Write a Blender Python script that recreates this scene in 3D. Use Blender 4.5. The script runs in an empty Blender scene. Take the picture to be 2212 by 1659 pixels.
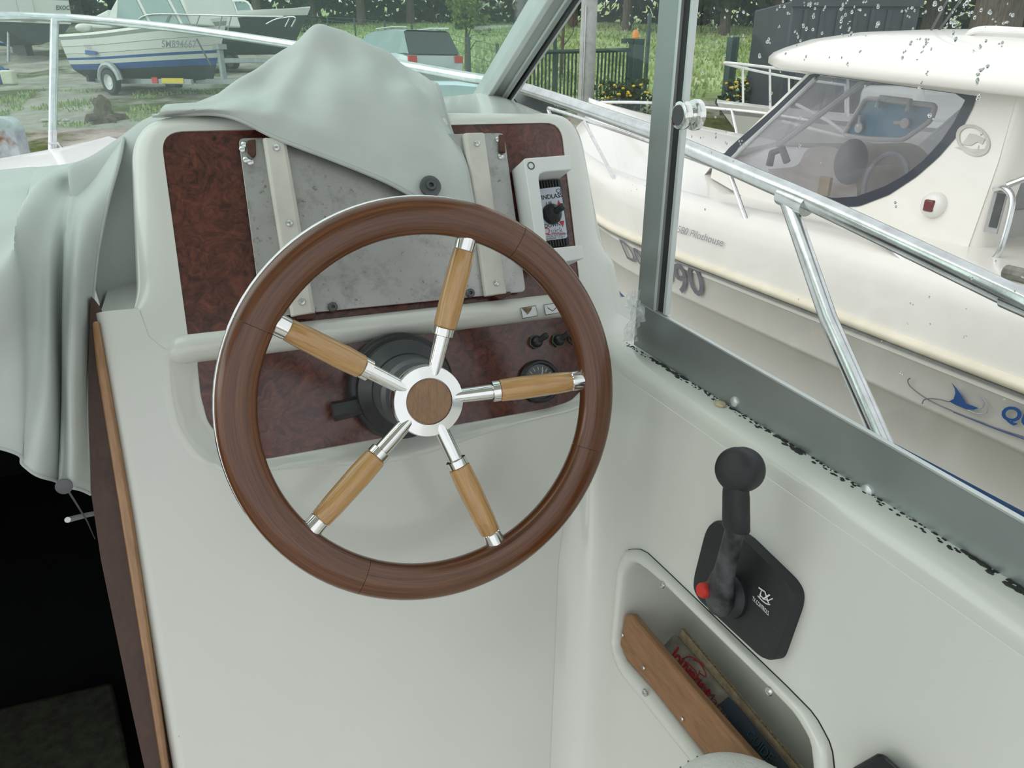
import bpy, bmesh, math, random
import numpy as np
from mathutils import Vector, Matrix

random.seed(7)
SC = bpy.context.scene
COL = SC.collection
# ------------------------------------------------------------------ camera
# boat frame: x starboard, y towards the bow, z up, origin at the eye
FPX = 1540.0
YAW = math.radians(22.5); PIT = math.radians(23.65)
RV = Vector((math.cos(YAW), -math.sin(YAW), 0))
FV = Vector((math.sin(YAW)*math.cos(PIT), math.cos(YAW)*math.cos(PIT), -math.sin(PIT)))
UV = Vector((math.sin(YAW)*math.sin(PIT), math.cos(YAW)*math.sin(PIT), math.cos(PIT)))
cam = bpy.data.cameras.new('camera')
cam.sensor_width = 36.0; cam.lens = FPX/2212*36.0; cam.clip_start = 0.02; cam.clip_end = 500
camo = bpy.data.objects.new('camera', cam); COL.objects.link(camo)
camo.matrix_world = Matrix(((RV.x, UV.x, -FV.x, 0), (RV.y, UV.y, -FV.y, 0), (RV.z, UV.z, -FV.z, 0), (0, 0, 0, 1)))
SC.camera = camo
# ------------------------------------------------------------------ sky and exposure
wd = bpy.data.worlds.new('overcast_sky'); SC.world = wd; wd.use_nodes = True
wn = wd.node_tree.nodes; wn.clear()
wo = wn.new('ShaderNodeOutputWorld'); wb = wn.new('ShaderNodeBackground')
wb.inputs[0].default_value = (0.93, 0.97, 1.0, 1); wb.inputs[1].default_value = 1.15
wd.node_tree.links.new(wb.outputs[0], wo.inputs[0])
sun = bpy.data.lights.new('veiled_sun', 'SUN'); sun.energy = 1.4; sun.angle = math.radians(70); sun.color = (1, 0.97, 0.92)
suno = bpy.data.objects.new('veiled_sun', sun); COL.objects.link(suno)
suno.rotation_euler = Vector((-.80, .10, .60)).to_track_quat('Z', 'Y').to_euler()
vs = SC.view_settings
vs.view_transform = 'Standard'; vs.look = 'None'; vs.gamma = 1.0; vs.use_curve_mapping = False
vs.exposure = 0.0

# ------------------------------------------------------------------ projection helpers
def ray(px, py): return RV*((px-1106)/FPX) + UV*((829.5-py)/FPX) + FV
def onp(px, py, P, n):
    r = ray(px, py); return r*(P.dot(n)/r.dot(n))
def at(px, py, axis, v):
    r = ray(px, py); return r*(v/r[axis])
def dep(px, py, d): return ray(px, py)*d
AZ = Vector((math.sin(YAW), math.cos(YAW), 0))
GH, GS = 2.6, 0.098                      # the yard lies 2.6 m below the eye and rises gently away from the boat
def gz(x, y): return -GH + GS*(x*AZ.x+y*AZ.y)
def G(px, py):
    r = ray(px, py); k = -GH/(r.z-GS*r.dot(AZ)); return r*k
def Gd(px, d):                           # a spot on the ground, d metres ahead in the direction of image column px
    r = ray(px, 300); r = Vector((r.x, r.y, 0)); r = r*(d/r.dot(AZ)); return Vector((r.x, r.y, gz(r.x, r.y)))

# ------------------------------------------------------------------ materials
MATS = {}
def _new(name):
    m = bpy.data.materials.new(name); m.use_nodes = True; MATS[name] = m
    nt = m.node_tree; nt.nodes.clear()
    out = nt.nodes.new('ShaderNodeOutputMaterial'); b = nt.nodes.new('ShaderNodeBsdfPrincipled')
    nt.links.new(b.outputs[0], out.inputs[0]); return m, nt, b, out
def _co(nt, kind='Object', scale=(1, 1, 1), attr=None):
    if attr:
        a = nt.nodes.new('ShaderNodeAttribute'); a.attribute_name = attr; src = a.outputs['Vector']
    else:
        a = nt.nodes.new('ShaderNodeTexCoord'); src = a.outputs[kind]
    mp = nt.nodes.new('ShaderNodeMapping'); mp.inputs['Scale'].default_value = scale
    nt.links.new(src, mp.inputs['Vector']); return mp.outputs[0]
def _noise(nt, vec, scale, detail=4, rough=.55, dist=0):
    n = nt.nodes.new('ShaderNodeTexNoise'); n.inputs['Scale'].default_value = scale
    n.inputs['Detail'].default_value = detail; n.inputs['Roughness'].default_value = rough; n.inputs['Distortion'].default_value = dist
    nt.links.new(vec, n.inputs['Vector']); return n.outputs['Fac']
def _ramp(nt, fac, stops):
    r = nt.nodes.new('ShaderNodeValToRGB'); e = r.color_ramp.elements
    while len(e) < len(stops): e.new(0.5)
    for i, (p, c) in enumerate(stops):
        e[i].position = p; e[i].color = (c[0], c[1], c[2], 1)
    nt.links.new(fac, r.inputs['Fac']); return r.outputs[0]
def _bump(nt, b, fac, strength, dist=0.002):
    bp = nt.nodes.new('ShaderNodeBump'); bp.inputs['Strength'].default_value = strength; bp.inputs['Distance'].default_value = dist
    nt.links.new(fac, bp.inputs['Height']); nt.links.new(bp.outputs[0], b.inputs['Normal'])
def _mix(nt, fac, a, bcol, blend='MIX'):
    m = nt.nodes.new('ShaderNodeMixRGB'); m.blend_type = blend
    if isinstance(fac, (int, float)): m.inputs[0].default_value = fac
    else: nt.links.new(fac, m.inputs[0])
    for i, v in ((1, a), (2, bcol)):
        if isinstance(v, (tuple, list)): m.inputs[i].default_value = (v[0], v[1], v[2], 1)
        else: nt.links.new(v, m.inputs[i])
    return m.outputs[0]
def mat(name, c, rough=.5, metal=0, var=.08, scale=12, bump=0, bscale=200, coat=0, spec=.5, stretch=(1, 1, 1), rvar=0):
    m, nt, b, o = _new(name)
    vec = _co(nt, scale=stretch); f = _noise(nt, vec, scale)
    lo = tuple(x*(1-var) for x in c); hi = tuple(min(1, x*(1+var)) for x in c)
    nt.links.new(_ramp(nt, f, [(.3, lo), (.7, hi)]), b.inputs['Base Color'])
    b.inputs['Roughness'].default_value = rough; b.inputs['Metallic'].default_value = metal
    b.inputs['Coat Weight'].default_value = coat; b.inputs['Coat Roughness'].default_value = .08
    b.inputs['Specular IOR Level'].default_value = spec
    if rvar:
        rr = nt.nodes.new('ShaderNodeMapRange'); rr.inputs[3].default_value = rough-rvar; rr.inputs[4].default_value = rough+rvar
        nt.links.new(f, rr.inputs[0]); nt.links.new(rr.outputs[0], b.inputs['Roughness'])
    if bump: _bump(nt, b, _noise(nt, vec, bscale, 3), bump)
    return m
def glassmat(name, tint, refl=.06, haze=None, hazeamt=0.0):
    # a thin pane: clear transmission with its own tint, and a surface reflection that grows at grazing angles
    m = bpy.data.materials.new(name); m.use_nodes = True; MATS[name] = m
    nt = m.node_tree; nt.nodes.clear()
    out = nt.nodes.new('ShaderNodeOutputMaterial'); t = nt.nodes.new('ShaderNodeBsdfTransparent'); t.inputs[0].default_value = (*tint, 1)
    g = nt.nodes.new('ShaderNodeBsdfGlossy'); g.inputs['Roughness'].default_value = .02
    lw = nt.nodes.new('ShaderNodeLayerWeight'); lw.inputs[0].default_value = .5
    pw = nt.nodes.new('ShaderNodeMath'); pw.operation = 'POWER'; pw.inputs[1].default_value = 5.0; nt.links.new(lw.outputs['Facing'], pw.inputs[0])
    fr = nt.nodes.new('ShaderNodeMath'); fr.operation = 'MULTIPLY_ADD'; fr.inputs[1].default_value = .6; fr.inputs[2].default_value = refl*.5; nt.links.new(pw.outputs[0], fr.inputs[0])
    mx = nt.nodes.new('ShaderNodeMixShader'); nt.links.new(fr.outputs[0], mx.inputs[0])
    if hazeamt:
        d = nt.nodes.new('ShaderNodeBsdfDiffuse'); d.inputs[0].default_value = (*haze, 1)
        tr = nt.nodes.new('ShaderNodeBsdfTranslucent'); tr.inputs[0].default_value = (*haze, 1)
        ad = nt.nodes.new('ShaderNodeMixShader'); ad.inputs[0].default_value = .5
        nt.links.new(d.outputs[0], ad.inputs[1]); nt.links.new(tr.outputs[0], ad.inputs[2])
        n = _noise(nt, _co(nt), 5, 3); mr = nt.nodes.new('ShaderNodeMapRange')
        mr.inputs[3].default_value = hazeamt*.5; mr.inputs[4].default_value = hazeamt*1.5
        nt.links.new(n, mr.inputs[0])
        m2 = nt.nodes.new('ShaderNodeMixShader'); nt.links.new(mr.outputs[0], m2.inputs[0])
        nt.links.new(t.outputs[0], m2.inputs[1]); nt.links.new(ad.outputs[0], m2.inputs[2]); base = m2.outputs[0]
    else: base = t.outputs[0]
    nt.links.new(base, mx.inputs[1]); nt.links.new(g.outputs[0], mx.inputs[2]); nt.links.new(mx.outputs[0], out.inputs[0])
    return m
def gelcoat(name, c, dirt=.25, rough=.22):
    m, nt, b, o = _new(name); vec = _co(nt)
    f = _noise(nt, vec, 6, 3); col = _ramp(nt, f, [(.3, tuple(x*.965 for x in c)), (.7, c)])
    s = _noise(nt, vec, 240, 2, .6); s2 = _noise(nt, vec, 18, 3)
    sp = nt.nodes.new('ShaderNodeMath'); sp.operation = 'MULTIPLY'
    a = _ramp(nt, s, [(.735, (0, 0, 0)), (.79, (1, 1, 1))]); a2 = _ramp(nt, s2, [(.56, (0, 0, 0)), (.70, (1, 1, 1))])
    nt.links.new(a, sp.inputs[0]); nt.links.new(a2, sp.inputs[1])
    sc = nt.nodes.new('ShaderNodeMath'); sc.operation = 'MULTIPLY'; sc.inputs[1].default_value = dirt*2.2; nt.links.new(sp.outputs[0], sc.inputs[0])
    nt.links.new(_mix(nt, sc.outputs[0], col, (.08, .075, .065)), b.inputs['Base Color'])
    b.inputs['Roughness'].default_value = rough; b.inputs['Coat Weight'].default_value = .35; b.inputs['Coat Roughness'].default_value = .06
    return m
def woodmat(name, dark, mid, light, scale=1.0, rough=.28, coat=.6, attr=None, stretch=(6, 60, 60)):
    m, nt, b, o = _new(name); vec = _co(nt, scale=tuple(s*scale for s in stretch), attr=attr)
    f = _noise(nt, vec, 1.0, 6, .6, .8); f2 = _noise(nt, vec, 5.0, 3, .6)
    col = _ramp(nt, f, [(.28, dark), (.5, mid), (.74, light)])
    col = _mix(nt, .35, col, _ramp(nt, f2, [(.4, tuple(x*.75 for x in mid)), (.65, light)]), 'MIX')
    nt.links.new(col, b.inputs['Base Color']); b.inputs['Roughness'].default_value = rough
    b.inputs['Coat Weight'].default_value = coat; b.inputs['Coat Roughness'].default_value = .1
    _bump(nt, b, f2, .08, .0005); return m
def burlmat(name):
    m, nt, b, o = _new(name); vec = _co(nt)
    w = nt.nodes.new('ShaderNodeTexNoise'); w.inputs['Scale'].default_value = 14; w.inputs['Detail'].default_value = 4; nt.links.new(vec, w.inputs['Vector'])
    ad = nt.nodes.new('ShaderNodeVectorMath'); ad.operation = 'MULTIPLY_ADD'; ad.inputs[1].default_value = (.055, .055, .055)
    nt.links.new(w.outputs['Color'], ad.inputs[0]); nt.links.new(vec, ad.inputs[2])
    f = _noise(nt, ad.outputs[0], 46, 9, .72, 1.8)
    col = _ramp(nt, f, [(.25, (.010, .003, .002)), (.42, (.050, .012, .008)), (.56, (.110, .029, .018)), (.75, (.19, .062, .036))])
    v = nt.nodes.new('ShaderNodeTexVoronoi'); v.inputs['Scale'].default_value = 58; nt.links.new(ad.outputs[0], v.inputs['Vector'])
    eye = _ramp(nt, v.outputs['Distance'], [(.06, (.0, .0, .0)), (.22, (1, 1, 1))])
    clus = _ramp(nt, _noise(nt, vec, 16, 2), [(.46, (1, 1, 1)), (.6, (0, 0, 0))])
    eye2 = _mix(nt, 1.0, eye, clus, 'LIGHTEN')
    col = _mix(nt, 1.0, col, _mix(nt, .78, (1, 1, 1), eye2), 'MULTIPLY')
    nt.links.new(col, b.inputs['Base Color']); b.inputs['Roughness'].default_value = .26
    b.inputs['Coat Weight'].default_value = .5; b.inputs['Coat Roughness'].default_value = .16
    return m
def scratched(name, c, rough=.38, stretch=(1, 1, 1)):
    m, nt, b, o = _new(name); vec = _co(nt, scale=stretch)
    f = _noise(nt, vec, 9, 5); f2 = _noise(nt, vec, 130, 4, .7)
    col = _ramp(nt, f, [(.3, tuple(x*.8 for x in c)), (.7, c)])
    sp = _ramp(nt, f2, [(.27, (.30, .25, .20)), (.40, (1, 1, 1))])
    f3 = _noise(nt, vec, 28, 8, .75); col = _mix(nt, .5, col, _ramp(nt, f3, [(.34, (.45, .42, .38)), (.5, (1, 1, 1))]), 'MULTIPLY')
    nt.links.new(_mix(nt, .8, col, sp, 'MULTIPLY'), b.inputs['Base Color'])
    b.inputs['Metallic'].default_value = .75
    rr = nt.nodes.new('ShaderNodeMapRange'); rr.inputs[3].default_value = rough-.08; rr.inputs[4].default_value = rough+.15
    nt.links.new(f2, rr.inputs[0]); nt.links.new(rr.outputs[0], b.inputs['Roughness']); return m

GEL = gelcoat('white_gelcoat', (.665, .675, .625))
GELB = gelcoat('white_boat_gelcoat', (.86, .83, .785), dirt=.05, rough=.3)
DECK = gelcoat('white_deck_gelcoat', (.80, .83, .80), dirt=.1, rough=.35)
BURL = burlmat('burr_veneer')
RIMW = woodmat('varnished_mahogany', (.040, .012, .004), (.105, .034, .011), (.21, .080, .027), attr='wv', stretch=(5, 260, 260), rough=.24, coat=.3)
GRIPW = woodmat('pale_ash', (.36, .19, .065), (.50, .28, .10), (.60, .37, .15), attr='wv', stretch=(10, 160, 160), rough=.25)
CAPW = woodmat('teak_cap', (.19, .10, .05), (.26, .145, .075), (.33, .20, .11), stretch=(120, 10, 25), rough=.5, coat=.1)
TEAK = woodmat('teak_board', (.17, .075, .03), (.26, .125, .05), (.34, .175, .075), stretch=(70, 9, 70), rough=.45, coat=.15)
TRIMW = woodmat('varnished_trim', (.20, .09, .03), (.31, .15, .055), (.40, .21, .085), stretch=(70, 20, 7), rough=.3)
DKWOOD = woodmat('dark_brown_ply', (.035, .014, .008), (.055, .022, .012), (.08, .034, .018), stretch=(40, 40, 5), rough=.5, coat=.1)
CHROME = mat('polished_steel', (.80, .80, .78), .10, 1, .04, 30)
STEEL = mat('brushed_steel', (.62, .63, .62), .28, 1, .08, 40, .1, 300)
RAIL = mat('weathered_rail_steel', (.66, .68, .69), .20, .95, .14, 30, .05, 400)
ALU = mat('anodised_aluminium', (.36, .40, .39), .42, .75, .06, 14)
ALUL = mat('bright_aluminium_edge', (.60, .64, .63), .4, .6, .06, 14)
PLATE = scratched('scratched_aluminium', (.50, .50, .49))
CREAM = mat('cream_plastic_strip', (.60, .58, .52), .42, 0, .10, 22)
WHITEP = mat('white_nylon', (.72, .73, .72), .5, 0, .03, 40)
RUST = mat('brown_rust', (.085, .035, .022), .75, 0, .35, 60, .5, 300)
BLACK = mat('black_plastic', (.014, .015, .017), .34, 0, .2, 40, .12, 500)
BLACKM = mat('matt_black_plastic', (.016, .017, .019), .5, 0, .2, 50, .25, 900)
RUBBER = mat('dark_rubber', (.012, .014, .018), .5, 0, .25, 30)
GREYM = mat('dark_grey_casting', (.10, .105, .11), .4, .4, .15, 30)
FACE = mat('silver_faceplate', (.50, .54, .60), .4, .3, .04, 40)
INK = mat('black_ink', (.012, .012, .014), .6, 0, .05)
REDINK = mat('red_ink', (.45, .02, .03), .6, 0, .05)
WHINK = mat('white_ink', (.72, .73, .73), .6, 0, .05)
BLUEINK = mat('blue_vinyl', (.025, .095, .30), .45, 0, .12, 6)
GREYINK = mat('grey_vinyl', (.17, .17, .20), .5, 0, .1, 10)
PGREY = mat('pale_grey_print', (.42, .42, .46), .5, 0, .1, 10)
REDP = mat('red_button', (.55, .03, .02), .45, 0, .1)
TARP = mat('grey_vinyl_cloth', (.52, .555, .525), .52, 0, .10, 7, .10, 26, spec=.35)
TARPE = mat('cloth_hem', (.46, .49, .47), .6, 0, .08, 30)
CARD = mat('worn_cardboard', (.27, .25, .21), .85, 0, .4, 40, .2, 200)
CARDE = mat('cardboard_edge', (.30, .235, .155), .9, 0, .3, 120)
NAVY = mat('navy_card', (.003, .014, .030), .6, 0, .3, 30)
CUSH = mat('white_leatherette', (.74, .74, .70), .45, 0, .05, 40, .3, 350)
CARPET = mat('dark_olive_carpet', (.040, .042, .028), .95, 0, .4, 60, .4, 300)
DARKROOM = mat('cabin_darkness', (.010, .011, .013), .9, 0, .2, 8)  # near-black, so the unlit cabin's shade is put into the colour
GRIME = mat('black_grime', (.03, .032, .03), .9, 0, .5, 90, .6, 300)
WAX = mat('yellowed_sealant', (.50, .44, .28), .5, 0, .2, 60)
SCREEN = glassmat('tinted_windscreen_glass', (.88, .95, .925), haze=(.75, .95, .9), hazeamt=.03)
CLEAR = glassmat('side_window_glass', (.95, .96, .95))
PHGLASS = glassmat('pilothouse_glass', (.90, .90, .92), haze=(.85, .85, .88), hazeamt=.09)
DROP = glassmat('water_droplet', (1, 1, 1))

# ------------------------------------------------------------------ mesh helpers
class MB:
    def __init__(s, M=None): s.v = []; s.f = []; s.w = []; s.has_w = False; s.M = M
    def add(s, vs, fs, ws=None):
        o = len(s.v); s.v += [tuple(v) for v in vs]; s.f += [tuple(i+o for i in f) for f in fs]
        if ws is not None: s.has_w = True; s.w += [tuple(w) for w in ws]
        else: s.w += [(0, 0, 0)]*len(vs)
        return s
    def box(s, c, size, ax=None):
        c = Vector(c); ax = ax or (Vector((1, 0, 0)), Vector((0, 1, 0)), Vector((0, 0, 1)))
        h = [ax[i]*(size[i]/2) for i in range(3)]
        vs = [c+h[0]*i+h[1]*j+h[2]*k for i in (-1, 1) for j in (-1, 1) for k in (-1, 1)]
        return s.add(vs, [(0, 1, 3, 2), (4, 6, 7, 5), (0, 4, 5, 1), (2, 3, 7, 6), (0, 2, 6, 4), (1, 5, 7, 3)])
    def loft(s, rings, closed=True, cap0=True, cap1=True, ws=None):
        n = len(rings[0]); vs = [p for r in rings for p in r]; fs = []
        for i in range(len(rings)-1):
            for j in range(n if closed else n-1):
                a = i*n+j; b = i*n+(j+1) % n; fs.append((a, b, b+n, a+n))
        if closed and cap0: fs.append(tuple(reversed(range(n))))
        if closed and cap1: fs.append(tuple(range((len(rings)-1)*n, len(rings)*n)))
        return s.add(vs, fs, ws)
    def tube(s, pts, r, seg=12, closed=False, squash=None):
        pts = [Vector(p) for p in pts]; n = len(pts)
        rs = r if isinstance(r, (list, tuple)) else [r]*n
        rings = []; ws = []; prev = None; L = 0
        for i, p in enumerate(pts):
            a = pts[(i-1) % n] if (i > 0 or closed) else p; b = pts[(i+1) % n] if (i < n-1 or closed) else p
            t = (b-a).normalized()
            if prev is None:
                ref = Vector((0, 0, 1)) if abs(t.z) < .9 else Vector((1, 0, 0)); u = t.cross(ref).normalized()
            else: u = (prev - t*prev.dot(t)).normalized()
            prev = u; v = t.cross(u)
            if i: L += (p-pts[i-1]).length
            rings.append([p+(u*math.cos(q)+v*math.sin(q))*rs[i] for q in [2*math.pi*k/seg for k in range(seg)]])
            ws += [(L, rs[i]*math.cos(2*math.pi*k/seg), rs[i]*math.sin(2*math.pi*k/seg)) for k in range(seg)]
        if closed:
            rings.append(rings[0]); ws += ws[:seg]
            return s.loft(rings, True, False, False, ws)
        return s.loft(rings, True, True, True, ws)
    def lathe(s, O, axis, prof, seg=32, u=None, caps=True):
        O = Vector(O); axis = Vector(axis).normalized()
        if u is None:
            u = axis.cross(Vector((0, 0, 1))); u = u.normalized() if u.length > .05 else Vector((1, 0, 0))
        v = axis.cross(u)
        rings = [[O+axis*h+(u*math.cos(q)+v*math.sin(q))*max(r, 1e-5) for q in [2*math.pi*k/seg for k in range(seg)]] for r, h in prof]
        return s.loft(rings, True, caps, caps)
    def prism(s, poly, vec):
        poly = [Vector(p) for p in poly]; vec = Vector(vec)
        return s.loft([poly, [p+vec for p in poly]])
    def sphere(s, c, r, seg=14, rings=8, sc=(1, 1, 1), ax=None):
        c = Vector(c); ax = ax or (Vector((1, 0, 0)), Vector((0, 1, 0)), Vector((0, 0, 1))); R = []
        for i in range(rings+1):
            ph = math.pi*i/rings
            R.append([c+ax[0]*(r*sc[0]*max(math.sin(ph), 1e-4)*math.cos(q))+ax[1]*(r*sc[1]*max(math.sin(ph), 1e-4)*math.sin(q))-ax[2]*(r*sc[2]*math.cos(ph)) for q in [2*math.pi*k/seg for k in range(seg)]])
        return s.loft(R)
    def grid(s, rows, ws=None):
        return s.loft(rows, closed=False, ws=ws)
    def build(s, name, m, parent=None, smooth=35, bevel=0, seg=2, solid=0):
        if s.M is not None: s.v = [tuple(s.M @ Vector(v)) for v in s.v]
        me = bpy.data.meshes.new(name); me.from_pydata(s.v, [], s.f); me.update()
        bm = bmesh.new(); bm.from_mesh(me); bmesh.ops.recalc_face_normals(bm, faces=bm.faces); bm.to_mesh(me); bm.free()
        if s.has_w:
            a = me.attributes.new('wv', 'FLOAT_VECTOR', 'POINT'); a.data.foreach_set('vector', np.array(s.w, dtype=np.float32).ravel())
        if smooth:
            me.shade_smooth(); me.set_sharp_from_angle(angle=math.radians(smooth))
        me.materials.append(m)
        o = bpy.data.objects.new(name, me); COL.objects.link(o)
        if parent is not None:
            o.parent = parent; o.matrix_parent_inverse = parent_inv(parent)
        if bevel:
            b = o.modifiers.new('bevel', 'BEVEL'); b.width = bevel; b.segments = seg; b.limit_method = 'ANGLE'; b.angle_limit = math.radians(40)
        if solid:
            b = o.modifiers.new('solid', 'SOLIDIFY'); b.thickness = solid; b.offset = 0
        return o
def parent_inv(p):
    return Matrix.Translation(p.location).inverted() if p.type == 'EMPTY' else Matrix.Identity(4)
def tag(o, label=None, cat=None, group=None, kind=None):
    if label: o['label'] = label
    if cat: o['category'] = cat
    if group: o['group'] = group
    if kind: o['kind'] = kind
    return o
def thing(name, label, cat, loc=(0, 0, 0), group=None, kind=None):
    e = bpy.data.objects.new(name, None); e.empty_display_size = .05; COL.objects.link(e); e.location = loc
    return tag(e, label, cat, group, kind)
def copy_tree(o, off, parent=None):
    c = o.copy(); COL.objects.link(c); c.parent = parent
    if parent is None: c.location = o.location+Vector(off)
    for ch in list(o.children): copy_tree(ch, off, c)
    return c
def cat_rom(P, n):
    # smooth a coarse control net (rows x cols of Vectors) to n steps per span
    A = np.array([[tuple(p) for p in r] for r in P], float)
    def up(A):
        m = A.shape[0]; E = np.concatenate([2*A[:1]-A[1:2], A, 2*A[-1:]-A[-2:-1]]); out = []
        for i in range(m-1):
            p0, p1, p2, p3 = E[i], E[i+1], E[i+2], E[i+3]
            for k in range(n):
                t = k/n; out.append(.5*((2*p1)+(-p0+p2)*t+(2*p0-5*p1+4*p2-p3)*t*t+(-p0+3*p1-3*p2+p3)*t**3))
        out.append(A[-1]); return np.array(out)
    B = up(A); B = up(B.transpose(1, 0, 2)).transpose(1, 0, 2)
    return B
def smooth_line(P, n=8):
    B = cat_rom([[p, p] for p in P], n); return [Vector(b[0]) for b in B]
def fill_hole(outer, holes, m, name, parent=None):
    bm = bmesh.new(); edges = []
    for loop in [outer]+holes:
        vs = [bm.verts.new(p) for p in loop]
        edges += [bm.edges.new((vs[i], vs[(i+1) % len(vs)])) for i in range(len(vs))]
    bmesh.ops.triangle_fill(bm, use_beauty=True, use_dissolve=False, edges=edges)
    me = bpy.data.meshes.new(name); bm.to_mesh(me); bm.free(); me.materials.append(m)
    o = bpy.data.objects.new(name, me); COL.objects.link(o)
    if parent is not None: o.parent = parent; o.matrix_parent_inverse = parent_inv(parent)
    return o
def text(name, s, O, X, Y, m, parent=None, thick=.0004, bold=0, spacing=1.0, align='LEFT'):
    # flat lettering: X = vector of one em to the right, Y = one em up
    c = bpy.data.curves.new(name, 'FONT'); c.body = s; c.offset = bold; c.space_character = spacing; c.align_x = align; c.resolution_u = 3
    tmp = bpy.data.objects.new(name, c); COL.objects.link(tmp)
    dg = bpy.context.evaluated_depsgraph_get(); me = bpy.data.meshes.new_from_object(tmp.evaluated_get(dg))
    bpy.data.objects.remove(tmp); bpy.data.curves.remove(c)
    O = Vector(O); X = Vector(X); Y = Vector(Y); N = X.cross(Y).normalized()
    for v in me.vertices: v.co = O+X*v.co.x+Y*v.co.y+N*thick
    me.materials.clear(); me.materials.append(m); me.name = name
    o = bpy.data.objects.new(name, me); COL.objects.link(o)
    if parent is not None: o.parent = parent; o.matrix_parent_inverse = parent_inv(parent)
    return o
def text_px(name, s, a, b, hpx, P, n, m, parent=None, bold=0, flip=None):
    # lettering whose baseline runs between two spots of a real plane
    A = onp(*a, P, n); B = onp(*b, P, n); T = onp(a[0]+hpx[0], a[1]+hpx[1], P, n)
    c = bpy.data.curves.new('t', 'FONT'); c.body = s; tmp = bpy.data.objects.new('t', c); COL.objects.link(tmp)
    dg = bpy.context.evaluated_depsgraph_get(); me = bpy.data.meshes.new_from_object(tmp.evaluated_get(dg))
    w = max(v.co.x for v in me.vertices); h = max(v.co.y for v in me.vertices)
    bpy.data.objects.remove(tmp); bpy.data.curves.remove(c); bpy.data.meshes.remove(me)
    X = (B-A)/w; Y = (T-A)/h
    return text(name, s, A, X, Y, m, parent, .0006 if (X.cross(Y)).dot(n) > 0 else -.0006, bold)
def resample_polar(poly2, N=96, c=None):
    c = c or (sum(p[0] for p in poly2)/len(poly2), sum(p[1] for p in poly2)/len(poly2)); out = []
    for k in range(N):
        a = 2*math.pi*k/N; dx, dy = math.cos(a), math.sin(a); best = None
        for i in range(len(poly2)):
            x1, y1 = poly2[i][0]-c[0], poly2[i][1]-c[1]; x2, y2 = poly2[(i+1) % len(poly2)][0]-c[0], poly2[(i+1) % len(poly2)][1]-c[1]
            ex, ey = x2-x1, y2-y1; den = dx*ey-dy*ex
            if abs(den) < 1e-12: continue
            t = (x1*ey-y1*ex)/den; u = (x1*dy-y1*dx)/den
            if t > 0 and -1e-9 <= u <= 1+1e-9: best = t if best is None else max(best, t)
        out.append((c[0]+dx*best, c[1]+dy*best))
    return out
def rounded(poly, r, n=6):
    # round the corners of a 2-D polygon
    out = []; m = len(poly)
    for i in range(m):
        p = Vector(poly[i]); a = Vector(poly[i-1]); b = Vector(poly[(i+1) % m])
        ri = r[i] if isinstance(r, (list, tuple)) else r
        da, db = (a-p), (b-p); ra = min(ri, da.length*.49); rb = min(ri, db.length*.49)
        A = p+da.normalized()*ra; B = p+db.normalized()*rb
        for k in range(n+1):
            t = k/n; out.append(tuple(A*(1-t)**2+p*2*t*(1-t)+B*t*t))
    return out
def screw(parent, P, n, r=.004, m=None, name='screw', cross=True):
    b = MB(); b.lathe(P, n, [(r, 0), (r, .0006), (r*.85, .0016), (r*.35, .0022), (r*.3, .0012), (0, .0012)], 14)
    return b.build(name, m or STEEL, parent)

# ================================================================== the helm console
def tilt_n(t): t = math.radians(t); return Vector((0, -math.cos(t), math.sin(t)))
NW = tilt_n(15.0)                                   # steering axis
HUB = ray(927, 867)*.735
BASE = HUB-NW*.14
TI = 24.5
NC = tilt_n(TI); CU = Vector((1, 0, 0)); CW = Vector((0, math.sin(math.radians(TI)), math.cos(math.radians(TI))))
CP = BASE
def C(px, py, off=0.0): return onp(px, py, CP+NC*off, NC)
def c2(px, py, off=0.0):
    d = C(px, py, off)-CP; return (d.dot(CU), d.dot(CW))
def c3(u, w, off=0.0): return CP+CU*u+CW*w+NC*off
console = thing('helm_console', 'white moulded helm console with two red-brown burr panels beside the companionway', 'console', c3(0, -.5))
# lower moulding: sloping face with a hole for the recessed instrument panel
LP = [(424, 773), (1250, 674), (1290, 760), (1280, 825), (1240, 866), (1190, 882), (575, 992), (530, 990), (482, 957), (447, 910), (432, 853)]
lp2 = rounded([c2(*p) for p in LP], .006, 3)
N0 = 320; lc = c2(840, 830)
lpr = resample_polar(lp2, N0, lc)
def grow(poly, d, c):
    out = []
    for x, y in poly:
        v = Vector((x-c[0], y-c[1])); out.append((x+v.x/v.length*d, y+v.y/v.length*d))
    return out
lip = []
for k, (x, y) in enumerate(lpr):
    g = .030 if y < lc[1] else .012
    if x < lc[0]-.18: g = .036
    lip.append((x, y, g))
lipo = [(x+(x-lc[0])/math.hypot(x-lc[0], y-lc[1])*g, y+(y-lc[1])/math.hypot(x-lc[0], y-lc[1])*g) for x, y, g in lip]
u0 = -.133-CP.x; ub = c2(360, 1659)[0]
wtop = c2(800, 690)[1]; wbot = -.95
right_edge = [c2(1372, 655), c2(1372, 740), c2(1362, 830), c2(1340, 1020), c2(1310, 1300), c2(1277, 1620)]
x1, y1 = right_edge[-2]; x2, y2 = right_edge[-1]
right_edge.append((x2+(x2-x1)*2.0, y2+(y2-y1)*2.0)); wbot = right_edge[-1][1]
right_edge = [(u+.03, w) for u, w in right_edge]
ul = u0+.014
outer = [(ul, wbot)] + list(reversed(right_edge)) + [(right_edge[0][0], c2(1300, 648)[1]), c2(1290, 648), c2(1215, 656), c2(400, 751), c2(356, 754), c2(322, 728), c2(300, 668), (ul, c2(230, 672)[1])]
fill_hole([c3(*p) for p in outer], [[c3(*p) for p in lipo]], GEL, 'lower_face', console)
b = MB(); rings = []
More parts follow.
